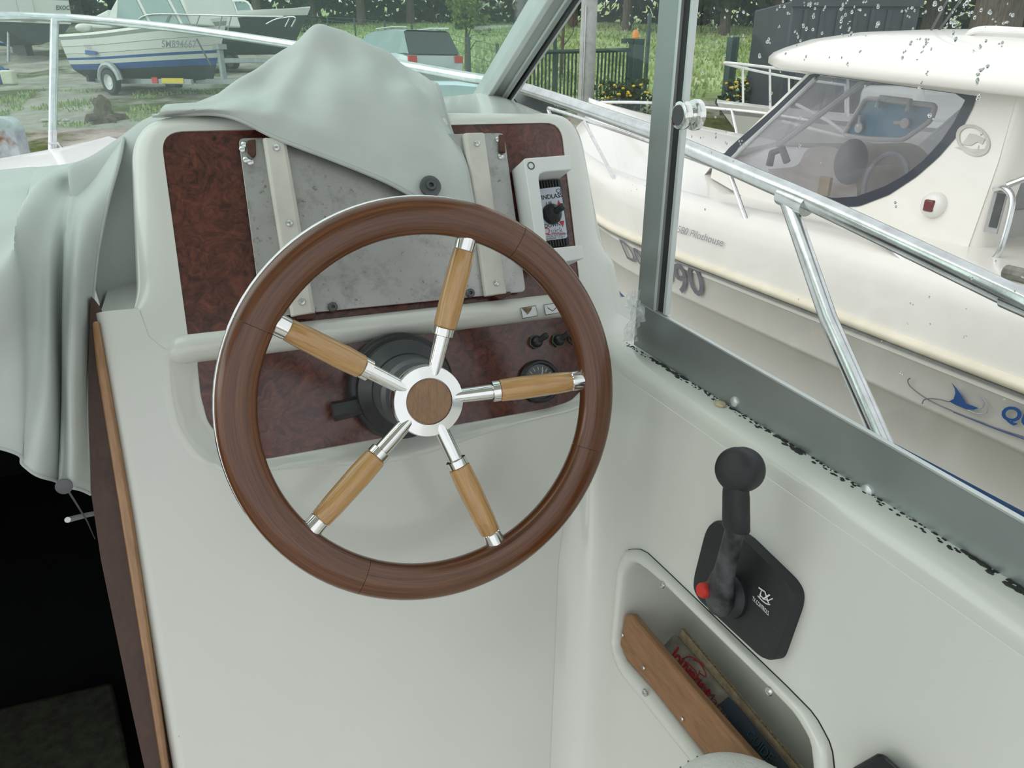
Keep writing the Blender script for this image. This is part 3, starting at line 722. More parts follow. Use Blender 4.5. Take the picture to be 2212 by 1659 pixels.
# things kept in the pocket
def K(px, py, off): return Wl(px, py, off)
box = thing('cardboard_box', 'worn corrugated cardboard box with red print standing in the storage pocket', 'box', K(1500, 1520, -.05))
fa = [K(1455, 1372, -.045), K(1760, 1725, -.045), K(1700, 1760, -.030), K(1410, 1420, -.030)]
cf = MB().prism(fa, -NWL*.004).build('printed_flap', CARD, box)
ed = [K(1472, 1357, -.052), K(1770, 1712, -.052)]
b = MB(); n_ = 90
for side in (0, .004):
    top = []
    for k in range(n_+1):
        p = ed[0].lerp(ed[1], k/n_); top.append(p-NWL*side)
    MB().grid([top, [p-WV2*.03 for p in top]]).build('edge_liner', CARDE, box, solid=.0007)
fl = []
for k in range(n_*2+1):
    p = ed[0].lerp(ed[1], k/(n_*2)); fl.append(p-NWL*(.002+.0016*math.sin(k*math.pi/2*1.0)))
MB().grid([fl, [p-WV2*.03 for p in fl]]).build('corrugation', CARDE, box, solid=.0005)
nf = (fa[1]-fa[0]).cross(fa[3]-fa[0]).normalized()
nf = nf if nf.dot(-fa[0]) > 0 else -nf
X = (fa[1]-fa[0]).normalized(); Yv = (fa[0]-fa[3]).normalized(); Yv = (Yv-X*Yv.dot(X)).normalized()
def onbox(px, py): return onp(px, py, fa[0]+nf*.0006, nf)
text('lettering', 'Jouvence', onbox(1446, 1419), X*.019, Yv*.024, REDINK, box, .0003, .025)
text('lettering', 'la Marine', onbox(1504, 1478), X*.016, Yv*.013, mat('dull_red_ink', (.20, .05, .05), .7), box, .0003)
for arc in ([(1473, 1424), (1490, 1418), (1510, 1430), (1522, 1448), (1525, 1462), (1512, 1455)], [(1497, 1425), (1515, 1432), (1520, 1446)], [(1480, 1428), (1500, 1446), (1507, 1460), (1512, 1448)]):
    MB().tube(smooth_line([onbox(*p) for p in arc], 4), .0006, 5).build('drawn_line', REDINK, box)
blue = thing('navy_booklet', 'dark blue booklet lying in the pocket under the cardboard flap', 'booklet', K(1640, 1640, -.03))
MB().prism([K(1575, 1506, -.038)+nf*.002, K(1592, 1522, -.040)+nf*.003, K(1770, 1735, -.040)+nf*.003, K(1705, 1755, -.028)+nf*.003, K(1556, 1522, -.029)+nf*.002], -nf*.003).build('cover_sheet', NAVY, blue)
text('lettering', 'GUIDE', onp(1610, 1588, K(1592, 1522, -.040)+nf*.0036, nf), X*.012, Yv*.013, mat('faint_blue_print', (.03, .07, .10), .7), blue, .0002)

# ================================================================== engine control
ctrl = thing('throttle_control', 'black side-mount engine throttle with mushroom knob on the side wall', 'throttle', Wl(1600, 1400))
TPX = [(1546, 1122), (1606, 1162), (1700, 1255), (1714, 1280), (1712, 1310), (1672, 1424), (1655, 1428), (1640, 1420), (1507, 1296), (1494, 1272), (1496, 1245), (1520, 1150), (1530, 1130)]
TO = .014; t2 = [w2(*p, TO) for p in TPX]; t2 = rounded(t2, .006, 4)
tc = w2(1600, 1285, TO)
MB().loft([[w3(*p, -.001) for p in t2], [w3(*p, TO-.004) for p in t2], [w3(tc[0]+(u-tc[0])*.975, tc[1]+(v-tc[1])*.975, TO-.0005) for u, v in t2], [w3(tc[0]+(u-tc[0])*.90, tc[1]+(v-tc[1])*.90, TO) for u, v in t2]]).build('mounting_plate', BLACKM, ctrl, smooth=25)
raised = [(1560, 1180), (1690, 1275), (1690, 1300), (1650, 1400), (1520, 1280)]
HP = Wl(1553, 1288, .03)
tipb = Wl(1590, 1135, .055); kn = Wl(1590, 1015, .066)
ax = NWL; along = (tipb-HP).normalized(); side = along.cross(ax).normalized()
def flat(c, w_, t_): return [c+side*(w_*math.cos(q))+ax*(t_*math.sin(q)) for q in [2*math.pi*k/20 for k in range(20)]]
b = MB()
rings = []
L_ = (tipb-HP).length
for f_, w_, t_ in ((-.10, .003, .004), (-.095, .009, .008), (-.06, .0145, .010), (0, .0175, .0105), (.16, .0155, .010), (.32, .0115, .009), (.5, .0108, .0085), (.8, .0100, .008), (1.05, .0096, .008)):
    c = HP+along*(f_*L_) if f_ > -.05 else HP+along*(f_*.2)
    rings.append(flat(c, w_, t_))
b.loft(rings).build('lever_arm', mat('worn_black_alloy', (.045, .047, .05), .55, 0, .85, 55, .3, 300), ctrl, smooth=45)
MB().lathe(HP-ax*.018, ax, [(.0215, 0), (.0215, .006), (.0175, .011), (.013, .013)], 32).build('pivot_boss', BLACKM, ctrl)
rings = []
al2 = (kn-tipb).normalized(); sd2 = al2.cross(ax).normalized(); L2 = (kn-tipb).length
for f_, w_, t_ in ((-.10, .0105, .0090), (-.05, .0122, .0100), (.3, .0118, .0098), (.55, .0115, .0098), (.8, .0100, .0090)):
    c = tipb+al2*(f_*L2); rings.append([c+sd2*(w_*math.copysign(abs(math.cos(q))**.7, math.cos(q)))+ax*(t_*math.copysign(abs(math.sin(q))**.7, math.sin(q))) for q in [2*math.pi*k/24 for k in range(24)]])
MB().loft(rings).build('handle_stem', BLACKM, ctrl, smooth=45)
kax = (NWL*.93+Vector((0, -.30, .10))).normalized()
MB().lathe(kn-kax*.020, kax, [(.006, -.002), (.0145, 0), (.0190, .003), (.0200, .008), (.0200, .018), (.0194, .022), (.0172, .0262), (.0118, .029), (.006, .030), (0, .0302)], 40).build('knob', BLACKM, ctrl, smooth=60)
bt = Wl(1522, 1275, .040)
MB().lathe(bt-ax*.012, ax, [(.0085, 0), (.0085, .006), (.0072, .007), (.0075, .015), (.0062, .0175), (0, .018)], 12).build('release_button', REDP, ctrl)['label'] = 'red button'
TPn = PWL+NWL*(TO+.0006)
text_px('lettering', 'TX CONTROLS', (1626, 1296), (1661, 1330), (1, -9), TPn, NWL, WHINK, ctrl, .01)
text_px('lettering', 'TX', (1637, 1285), (1662, 1303), (3, -17), TPn, NWL, WHINK, ctrl, .02)
for q in ([(1637, 1287), (1646, 1297), (1655, 1304), (1663, 1306)], [(1641, 1284), (1650, 1294), (1660, 1297), (1669, 1293)]):
    MB().tube([onp(*p, TPn, NWL) for p in q], .0006, 6).build('logo_stroke', WHINK, ctrl)
# black corner of another fitting low on the wall, and the helm seat
tray = thing('black_fitting', 'black plastic fitting on the side wall at the lower edge of the photo', 'fitting', Wl(1890, 1690))
tp = [(1838, 1662), (1848, 1655), (1895, 1628), (1908, 1627), (1945, 1660), (2010, 1735), (1960, 1800), (1820, 1760)]
MB().loft([[Wl(*p, -.001) for p in tp], [Wl(*p, .018) for p in tp]]).build('body', BLACK, tray, bevel=.003)
seat = thing('helm_stool', 'white stitched leatherette seat top just showing at the lower edge', 'stool', (.14, .20, -.70))
sc_ = at(1612, 1760, 2, -.56)
MB().lathe(Vector((sc_.x, sc_.y, -.66)), (0, 0, 1), [(.060, 0), (.067, .02), (.068, .08), (.064, .094), (.054, .101), (.03, .104), (0, .105)], 40).build('cushion', CUSH, seat)
for k in range(40):
    a = 2*math.pi*k/40; p = Vector((sc_.x+.0655*math.cos(a), sc_.y+.0655*math.sin(a), -.568)); MB().sphere(p, .0011, 5, 3).build('stitch', GREYINK, seat)
fl_ = MB().box((-.35, -.35, -1.30), (1.75, 2.1, .04)).build('floor_cockpit', mat('pale_cockpit_sole', (.50, .49, .46), .6, 0, .06, 30, .2, 300), None)
tag(fl_, 'pale moulded cockpit sole under the helm', None, None, 'structure')
wp_ = MB().prism([c3(u_-CP.x, w_, 0) for u_, w_ in ((-1.4, wbot), (-.80, wbot), (-.80, .13), (-1.4, .13))], -NC*.03).build('wall_port_bulkhead', GEL, None, bevel=.01)
tag(wp_, 'white bulkhead on the port side of the companionway', None, None, 'structure')
foot = thing('wooden_step', 'corner of a reddish wooden step at the foot of the console', 'step', at(1180, 1680, 2, -.87))
MB().loft([[at(p[0], p[1], 2, -.86+h) for p in ((1120, 1662), (1245, 1624), (1262, 1640), (1280, 1760), (1130, 1790))] for h in (-.05, 0)]).build('plank', TEAK, foot, bevel=.003)

# ================================================================== starboard window
win = tag(bpy.data.objects.new('window_2', None), 'starboard sliding side window in a grey aluminium frame', None, None, 'structure'); COL.objects.link(win)
XG = .480
sp_ = [Vector((XG, .745, -.266)), Vector((XG, -.9, -.318)), Vector((XG, -.9, -.352)), Vector((XG, .745, -.326))]
MB().prism(sp_, (.006, 0, 0)).build('sill_plate', ALU, win, bevel=.001)
sl = [Vector((XG-.001, .745, -.2655)), Vector((XG-.001, -.9, -.3175)), Vector((XG-.001, -.9, -.3192)), Vector((XG-.001, .745, -.2672))]
MB().prism(sl, (.005, 0, 0)).build('sill_lip', ALUL, win)
def vpost(name, y0, y1, x0, x1, m):
    MB().box(((x0+x1)/2, (y0+y1)/2, .094), (x1-x0, abs(y1-y0), .72)).build(name, m, win, bevel=.0008)
ya = lambda px, py: at(px, py, 0, XG).y
y1 = ya(1379, 655); y2 = ya(1415, 668); y3 = ya(1419.5, 670); y4 = ya(1433, 674); y5 = ya(1438.5, 676)
vpost('post', y1, y2, XG-.002, XG+.006, ALU)
vpost('post_edge', y2, y3, XG-.003, XG+.006, ALUL)
vpost('rubber_channel', y3, y4, XG+.001, XG+.006, RUBBER)
vpost('sash_edge', y4, y5, XG-.001, XG+.006, ALUL)
MB().box((XG+.008, (y5-.9)/2, .09), (.004, y5+.9, .78)).build('pane', CLEAR, win)
MB().box((XG+.008, (y1+1.35)/2, .09), (.004, 1.35-y1, .78)).build('quarter_pane', CLEAR, win)
for px, py in ((1588, 868), (1875, 1060), (1384, 672)):
    p = at(px, py, 0, XG); MB().lathe(p, (-1, 0, 0), [(.006, 0), (.0055, .002), (.003, .0035), (0, .004)], 16).build('rivet', ALUL, win)
kp = at(1506, 248, 0, XG+.006)
MB().lathe(kp, (-1, 0, 0), [(.0155, 0), (.0155, .005), (.0150, .0065), (.0095, .0075), (.0085, .0105), (.0100, .013), (.0140, .0155), (.0146, .020), (.0136, .023), (.0105, .0240), (0, .0238)], 32).build('pull_knob', CHROME, win)
pn = kp.copy(); MB().lathe(pn+Vector((-.0234, 0, 0)), (-1, 0, 0), [(.0105, 0), (.0100, .0012), (0, .0012)], 20).build('knob_cap', GREYM, win)
# rain drops and streaks on the outer face of the pane
b = MB()
rd = random.Random(3)
def blob(px, py, r):
    p = at(px, py, 0, XG+.0105); k = rd.randint(1, 3)
    for q in range(k):
        c = p+Vector((0, rd.uniform(-1, 1)*r*1.3, rd.uniform(-1, 1)*r*1.3)); s_ = r*rd.uniform(.5, 1)
        b.sphere(c, s_, 8, 5, (.45, rd.uniform(.6, 1.2), rd.uniform(.6, 1.3)))
for k in range(150):
    t = rd.random()
    if t < .6: px, py = rd.uniform(1660, 2190), abs(rd.gauss(40, 75))
    elif t < .8: px, py = rd.uniform(1500, 2150), rd.uniform(20, 470)
    else: px, py = rd.uniform(1490, 1620), rd.uniform(10, 330)
    blob(px, py, rd.uniform(.0007, .0022))
for k in range(18): blob(rd.uniform(1340, 1405), rd.uniform(10, 120) if k < 12 else rd.uniform(380, 430), rd.uniform(.0005, .0012))
for k in range(20): blob(rd.uniform(1700, 2212), rd.uniform(520, 900), rd.uniform(.0005, .0012))
dr = b.build('rain_drops', mat('water_drop', (.9, .92, .93), .03, 0, .02), win); dr['kind'] = 'stuff'
bs = MATS['water_drop'].node_tree.nodes['Principled BSDF']; bs.inputs['Transmission Weight'].default_value = 1.0; bs.inputs['IOR'].default_value = 1.33
# crumpled clear film stuffed in the corner by the post
film = thing('plastic_film', 'crumpled clear plastic film stuffed between console and window post', 'plastic film', at(1375, 735, 0, .47))
PF = mat('clear_film', (.85, .87, .87), .12, 0, .05, 60)
PF.node_tree.nodes['Principled BSDF'].inputs['Alpha'].default_value = .42
b = MB(); rr_ = random.Random(5); rows_ = []
for i in range(15):
    row = []
    for j in range(9):
        px = 1352+j*3.8+rr_.uniform(-3, 3)+(10 if 4 < i < 9 else 0)-(6 if i > 10 else 0); py = 628+i*7.8+rr_.uniform(-4, 4)
        row.append(at(px, py, 0, .455+rr_.uniform(-.012, .012)))
    rows_.append(row)
b.grid(rows_).build('film', PF, film, smooth=0)

# ================================================================== windscreen
ws_ = tag(bpy.data.objects.new('window_1', None), 'raked green-tinted windscreen with aluminium corner pillar', None, None, 'structure'); COL.objects.link(ws_)
A0 = at(1062, 212, 1, 1.20); A1 = at(1196, 0, 1, 1.0); ad = (A1-A0)
A2 = A0+ad*3.2; Ab = A0-ad*.25
pn_ = Vector((1, 0, 0)).cross(ad).normalized()
def pillar(name, off, w_, d_, m, dn=0):
    s_ = ad.cross(pn_).normalized(); c0 = Ab+s_*off+pn_*dn; c1 = A2+s_*off+pn_*dn
    q = [c0-s_*w_/2-pn_*d_/2, c0+s_*w_/2-pn_*d_/2, c0+s_*w_/2+pn_*d_/2, c0-s_*w_/2+pn_*d_/2]
    MB().prism(q, c1-c0).build(name, m, ws_, bevel=.0015)
sg = 1 if ad.cross(pn_).normalized().x > 0 else -1
pillar('pillar', 0, .032, .030, ALU)
pillar('pillar_bead', -sg*.019, .010, .036, ALUL)
pillar('pillar_rib', sg*.004, .004, .036, ALUL)
pillar('rubber_seal', sg*.021, .006, .034, RUBBER)
pillar('outer_flange', sg*.028, .007, .026, ALUL)
top = ad*3.2
gp_ = [Ab+Vector((-2.2, 0, 0)), Ab+Vector((-.012, 0, 0)), A2+Vector((-.012, 0, 0)), A2+Vector((-2.2, 0, 0))]
MB().prism(gp_, pn_*.004).build('windscreen_pane', SCREEN, ws_)
hd = A2
rf = tag(MB().loft([[Vector((x, y, z)) for x, y in ((-1.7, -.30), (XG+.03, -.30), (XG+.03, hd.y+.05), (-1.7, hd.y+.05))] for z in (hd.z-.02, hd.z+.03)]).build('ceiling', GEL, None, bevel=.01), 'unseen white moulded hardtop over the helm', None, None, 'structure')  # out of view; its aft reach is lengthened to shade the interior

# ================================================================== our own deck and rail
deck = tag(bpy.data.objects.new('floor_foredeck', None), 'white foredeck of the boat outside the windscreen', None, None, 'structure'); COL.objects.link(deck)
cx = -.36
def hb(y): return max(.02, 1.27*(1-max(0, (y-1.0)/2.62)**2.3)) if y > 1.0 else 1.27
rows_ = []
for y in np.linspace(1.17, 3.6, 26):
    h = hb(y); zc = -.345+.045*max(0, (y-2.2)/1.4); row = []
    for t in np.linspace(-1, 1, 21): row.append(Vector((cx+h*t, y, zc+.05-(.30-.25*min(1, max(0, (y-1.3)/.9)))*abs(t)**2.5-(.30 if abs(t) > .99 else 0))))
    rows_.append(row)
MB().grid(rows_).build('deck_skin', DECK, deck, smooth=70)
MB().grid([[Vector((x, 1.17, -.40)), Vector((x, 1.16, -.26)), Vector((x, 1.12, -.245)), Vector((x, .98, -.245)), Vector((x, .86, -.26))] for x in np.linspace(-1.9, -.10, 8)]).build('hatch_edge', DECK, deck, smooth=70)
sd = tag(MB().box((.70, .0, -.62), (.42, 2.6, .04)).build('floor_sidedeck', DECK, None), 'white side deck below the side window', None, None, 'structure')
rows_ = []
for y in list(np.linspace(-1.3, 1.0, 8))+list(np.linspace(1.15, 3.56, 20)):
    h = hb(y); zt_ = -.62 if y < 1.1 else -.345+.05-(.30-.25*min(1, max(0, (y-1.3)/.9)))+.03
    rows_.append([Vector((cx+h*f, y-(.25*(zt_-z_) if y > 2 else 0), z_)) for f, z_ in ((1.0, zt_), (1.01, zt_-.10), (.98, zt_-.5), (.88, -1.55), (.5, -1.85), (.05, -2.05))])
MB().grid(rows_).build('topside', DECK, sd, smooth=50)
rail = thing('bow_rail', 'thick stainless bow rail of the boat running along the whole upper left to right', 'rail', (.85, .5, -.6))
rp = [Vector((.86, -.60, -.40)), at(2330, 706, 0, .86), at(2212, 652, 0, .86), at(1789, 452, 0, .855), at(1632, 383, 0, .85), at(1468, 312, 0, .84), at(1398, 281, 0, .83), at(1117, 187, 0, .80), at(1000, 165, 1, 2.08), at(830, 134, 1, 2.4), at(640, 98, 1, 2.86), at(400, 63, 1, 3.2), at(200, 43, 1, 3.36), at(118, 38, 1, 3.4), at(0, 35, 1, 3.42), at(-150, 44, 1, 3.30), at(-420, 70, 1, 3.0)]
MB().tube(smooth_line(rp, 6), .0145, 20).build('top_tube', RAIL, rail)
st_top = at(1716, 440, 0, .852)
for q in ([at(1702, 436, 0, .852), at(1790, 690, 0, .80), at(1960, 1080, 0, .72)],):
    MB().tube(q, .0125, 16).build('stanchion', RAIL, rail)
MB().tube([at(1690, 420, 0, .852), at(1745, 446, 0, .852)], .0165, 16).build('tee_fitting', RAIL, rail)
MB().tube([at(118, 40, 1, 3.4), at(113, 330, 1, 3.33)], .0145, 14).build('stanchion', RAIL, rail)
MB().tube([at(105, 310, 1, 3.31), at(125, 309, 1, 3.31), at(132, 318, 1, 3.31), at(134, 332, 1, 3.31)], .005, 8).build('rope_eye', RAIL, rail)

# ================================================================== the neighbouring pilothouse boat
BX, HBW = 3.35, 1.15
pb = thing('pilothouse_boat', 'cream-white pilothouse motor boat parked close alongside to the right', 'boat', (BX, 2.6, gz(BX, 2.6)))
def bs_(y): return 1.0 if y < 3.5 else max(.012, 1-((y-3.5)/2.75)**2.3)
def sz(y): return .22*max(0, (y-3.0)/3.2)**2
ys = list(np.linspace(-.4, 3.5, 14))+list(np.linspace(3.7, 6.24, 22))
HPF = [(.82, -.60), (.90, -.605), (.94, -.625), (.962, -.665), (.972, -.72), (.985, -.84), (.988, -.868)]
HLF = [(.985, -.915), (.984, -.94), (.978, -.945), (.962, -1.09), (.957, -1.105), (.945, -1.115), (.902, -1.325)]
def hull_rows(prof, side=-1):
    out = []
    for y in ys:
        k = bs_(y); out.append([Vector((BX+side*HBW*f*(k if f > .5 else k), y-max(0, (-.6-z))*(.9 if y > 5.0 else .9*max(0, (y-3.5)/1.5)), z+sz(y))) for f, z in prof])
    return out
for sd_ in (-1, 1):
    MB().grid(hull_rows(HPF, sd_)).build('gunwale_moulding', GELB, pb, smooth=50)
    MB().grid(hull_rows(HLF, sd_)).build('hull_side', GELB, pb, smooth=50)
    MB().grid(hull_rows([(.985, -.862), (1.004, -.866), (1.012, -.88), (1.008, -.897), (.99, -.905)], sd_)).build('rub_rail', mat('cream_fender', (.80, .74, .60), .4, 0, .06) if sd_ == -1 else MATS['cream_fender'], pb, smooth=60)
    MB().grid(hull_rows([(.986, -.903), (.994, -.908), (.994, -.918), (.984, -.922)], sd_)).build('rub_rail_groove', mat('grey_groove', (.30, .31, .31), .5) if sd_ == -1 else MATS['grey_groove'], pb)
    MB().grid(hull_rows([(.902, -1.325), (.897, -1.345), (.890, -1.365)], sd_)).build('boot_stripe', BLUEINK, pb)
    MB().grid(hull_rows([(.890, -1.365), (.880, -1.395)], sd_)).build('hull_stripe', GELB, pb)
    MB().grid(hull_rows([(.880, -1.395), (.75, -1.46), (.4, -1.62), (.02, -1.74)], sd_)).build('bottom_paint', mat('worn_blue_antifoul', (.10, .22, .42), .7, 0, .6, 9) if sd_ == -1 else MATS['worn_blue_antifoul'], pb, smooth=50)
rows_ = []
for y in ys:
    k = bs_(y); rows_.append([Vector((BX+HBW*.83*k*t, y, -.602+sz(y)+.16*(1-t*t)*(1 if 3.3 < y else 0))) for t in np.linspace(-1, 1, 11)])
MB().grid(rows_).build('deck_skin', GELB, pb, smooth=60)
PHP = Vector((2.60, 0, -.6)); PHN = Vector((-1, 0, .14)).normalized()
def H(px, py, off=0.0): return onp(px, py, PHP+PHN*off, PHN)
def phx(z): return 2.60+.14*(z+.6)
WIN = [(1592, 322), (1680, 243), (1772, 162), (2090, 206), (2060, 265), (2031, 307), (1992, 349), (1953, 379), (1912, 402), (1852, 424), (1800, 428), (1700, 402), (1625, 368), (1580, 345)]
WINB = [(1548, 352), (1576, 318), (1675, 232), (1752, 158), (2114, 208), (2073, 287), (2027, 340), (1979, 382), (1920, 421), (1855, 446), (1795, 448), (1690, 424), (1600, 388)]
wc = (1800, 320)
wi = resample_polar(WIN, 90, wc); wo_ = resample_polar(WINB, 90, wc)
sidep = [H(1540, 356), H(1752, 150), Vector((phx(-.02), 1.82, -.02)), Vector((phx(-.3), 1.80, -.3)), Vector((phx(-.62), 1.80, -.62)), Vector((phx(-.62), 3.0, -.62)), H(1535, 384)]
fill_hole(sidep, [[H(*p) for p in wo_]], GELB, 'pilothouse_side', pb)
MB().loft([[H(*p) for p in wo_], [H(*p, .004) for p in wo_], [H(*p, .004) for p in wi], [H(*p) for p in wi]], True, False, False).build('window_band', mat('navy_band', (.025, .032, .05), .4, 0, .1), pb)
MB().loft([[H(*p, .001) for p in wi], [H(*p, .003) for p in wi]]).build('side_window', PHGLASS, pb)
MB().tube([H(1578, 346, .006), H(1762, 170, .006)], .012, 8).build('window_pillar', mat('grey_pillar', (.50, .50, .52), .4), pb)
# rounded aft corner and after bulkhead with door
rows_ = []
for z in (-.62, -.45, -.3, -.15, -.02):
    rows_.append([Vector((phx(z)+.05*(1-math.cos(a)), 1.82-.05*math.sin(a), z)) for a in np.linspace(0, math.pi/2, 7)]+[Vector((phx(z)+.12, 1.77, z)), Vector((phx(z)+.125, 1.80, z))])
MB().grid(rows_).build('aft_corner', GELB, pb, smooth=60)
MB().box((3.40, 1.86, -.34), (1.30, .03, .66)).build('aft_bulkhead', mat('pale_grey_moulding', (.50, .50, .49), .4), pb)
MB().box((3.05, 1.835, -.28), (.52, .012, .42)).build('door_glass', mat('dull_door_glass', (.22, .23, .24), .2), pb, bevel=.01)
MB().box((3.40, 1.0, -.66), (1.7, 1.7, .03)).build('cockpit_floor', GELB, pb)
MB().tube(smooth_line([H(2150, 408, .02), H(2172, 408, .06), H(2186, 440, .06), H(2160, 540, .06), H(2140, 562, .05), H(2116, 566, .01)], 5), .011, 12).build('grab_handle', RAIL, pb)
MB().tube([H(2176, 400, .07), Vector((2.75, 1.35, -.13))], .012, 10).build('awning_strut', RAIL, pb)
MB().box(H(2152, 455, .004), (.008, .05, .16)).build('side_vent', mat('vent_grey', (.40, .40, .40), .5), pb)
MB().box(H(2154, 455, .009), (.004, .03, .12)).build('vent_slot', GREYM, pb)
# windscreen front faces
f0, f1 = H(1562, 345), H(1756, 158)
fm0 = Vector((BX, f0.y+.42, f0.z)); fm1 = Vector((BX, f1.y+.22, f1.z+.02))
MB().prism([f0, fm0, fm1, f1], (0, .006, 0)).build('front_window', PHGLASS, pb)
mir = lambda p: Vector((2*BX-p.x, p.y, p.z))
MB().prism([mir(f0), fm0, fm1, mir(f1)], (0, .006, 0)).build('front_window', PHGLASS, pb)
MB().tube([fm0, fm1], .018, 8).build('centre_pillar', MATS['grey_pillar'], pb)
MB().grid([[p+Vector((0, .02, .03)) for p in (f0, fm0, mir(f0))], [p+Vector((0, .22, -.17)) for p in (f0, fm0, mir(f0))]]).build('windscreen_base', GELB, pb)
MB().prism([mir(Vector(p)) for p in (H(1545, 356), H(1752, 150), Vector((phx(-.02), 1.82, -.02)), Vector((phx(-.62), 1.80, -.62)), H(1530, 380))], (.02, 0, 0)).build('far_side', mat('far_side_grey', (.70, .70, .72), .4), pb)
# roof
ro_tip = H(1672, 131, .10)
def rz(y): return -.075+(y-1.7)*.072
RPL = [(2.50, .70), (2.49, 2.3), (2.53, 2.90), (2.78, 3.26), (3.35, 3.42), (3.92, 3.26), (4.17, 2.90), (4.21, 2.3), (4.20, .70)]
rpl = resample_polar(rounded(RPL, .12, 6), 80, (3.35, 1.9))
rings = []
for s_, dz in ((.93, .012), (.985, 0), (1.0, .012), (1.0, .040), (.985, .060), (.95, .082), (.86, .125), (.7, .165), (.45, .19), (.15, .20)):
    rings.append([Vector((3.35+(x-3.35)*s_, 1.9+(y-1.9)*s_, rz(1.9+(y-1.9)*s_)+dz)) for x, y in rpl])
MB().loft(rings).build('roof', GELB, pb, smooth=60)
rr = lambda x, y, h: Vector((x, y, rz(y)+h))
MB().tube(smooth_line([rr(2.86, 2.20, .14), rr(2.80, 2.12, .19), rr(2.78, 1.8, .19), rr(2.78, .9, .19)], 6), .013, 10).build('roof_rail', mat('white_tube', (.82, .82, .80), .3), pb)
MB().box(rr(2.80, 1.45, .14), (.03, 1.3, .06)).build('roof_rail_base', GELB, pb, bevel=.01)
for q in ([rr(2.95, 2.45, .18), rr(2.93, 2.25, .62)], [rr(2.97, 2.43, .18), rr(3.12, 2.1, .9)]): MB().tube(q, .005, 6).build('aerial', GREYM, pb)
# interior things seen through the glass belong to the boat
HI = Vector((3.55, 0, 0))
def I(px, py, x): return at(px, py, 0, x)
hx = 3.62
hq = rounded([(p[0], p[1]) for p in ((1822, 292), (1870, 212), (2022, 228), (2010, 262), (1952, 302), (1880, 300))], 10, 4)
MB().prism([I(*p, hx) for p in hq], (.01, 0, 0)).build('blue_hatch', mat('blue_tinted_hatch', (.10, .30, .44), .15), pb)
MB().tube([I(*p, hx-.01) for p in hq], .014, 8, closed=True).build('hatch_frame', mat('hatch_frame_white', (.66, .65, .62), .5), pb)
for px, py, qx, qy in ((1857, 276, 1858, 250), (1957, 266, 1932, 264)):
    c = I(px, py, hx-.015); MB().lathe(c, (-1, 0, 0), [(.028, 0), (.028, .012), (0, .016)], 16).build('hatch_latch', MATS['hatch_frame_white'], pb)
    MB().tube([c, I(qx, qy, hx-.025)], .011, 8).build('latch_arm', MATS['hatch_frame_white'], pb)
MB().tube([I(*p, hx-.03) for p in ((1896, 232), (1902, 212), (1966, 220), (1962, 240))], .018, 8).build('hinge_bracket', MATS['hatch_frame_white'], pb)
dsh = smooth_line([I(*p, 3.0) for p in ((1600, 372), (1660, 365), (1720, 358), (1745, 322), (1800, 318), (1835, 345), (1850, 400), (1850, 450))], 4)
MB().prism(list(dsh)+[I(1600, 470, 3.0)], (.55, 0, 0)).build('dashboard', mat('beige_dash', (.66, .61, .55), .6), pb)
MB().sphere(I(1838, 350, 2.95), .11, 16, 10, (.7, .7, 1)).build('seat_back', mat('grey_seat', (.22, .22, .24), .6), pb)
swc = I(1912, 396, 2.85); MB().tube([swc+Vector((.02*math.sin(a), .11*math.cos(a), .13*math.sin(a))) for a in np.linspace(0, 2*math.pi, 29)[:-1]], .012, 8, closed=True).build('inner_steering_wheel', MATS['grey_seat'], pb)
MB().box(I(1782, 402, 2.90), (.02, .07, .09)).build('paper_label', mat('tan_label', (.50, .40, .24), .7), pb)
MB().tube([I(*p, 2.9) for p in ((1662, 358), (1668, 330), (1690, 322), (1700, 350))], .02, 6).build('equipment_bracket', MATS['grey_seat'], pb)
for q in ([(1720, 225), (1790, 262), (1840, 300)], [(1690, 262), (1800, 290), (2010, 345)], [(1750, 312), (1880, 336), (1990, 360)]):
    MB().tube([I(*p, 3.7) for p in q], .010, 6).build('far_rail', MATS['hatch_frame_white'], pb)
# navigation light
nl = H(2020, 443, .0); MB().lathe(nl, PHN, [(.050, 0), (.050, .012), (.044, .026), (.028, .036), (0, .040)], 24).build('nav_light', mat('white_lamp_body', (.80, .79, .76), .3), pb)
MB().box(H(2010, 444, .03), (.034, .040, .045)).build('nav_lens', mat('dark_red_lens', (.16, .045, .05), .2), pb, bevel=.006)
# round emblem on the pilothouse side
EM = PHP+PHN*.002; em = H(2102, 303, .002)
cr = [H(2102+34*math.cos(a), 303+31*math.sin(a)+8*math.cos(a), .003) for a in np.linspace(0, 2*math.pi, 33)[:-1]]
EMB = mat('pale_grey_emblem', (.56, .55, .50), .5)
MB().loft([[em.lerp(p, s_)+PHN*o_ for p in cr] for s_, o_ in ((1.08, 0), (1.08, .002), (.86, .002), (.86, 0))], True, False, False).build('emblem_ring', EMB, pb, smooth=0)
MB().prism([H(*p, .003) for p in ((2078, 312), (2095, 288), (2106, 290), (2128, 300), (2122, 312), (2112, 306), (2098, 314))], PHN*.001).build('emblem_mark', EMB, pb)
MB().prism([H(*p, .003) for p in ((2062, 318), (2084, 316), (2098, 322), (2126, 322), (2118, 332), (2096, 328), (2080, 324))], PHN*.001).build('emblem_mark', EMB, pb)
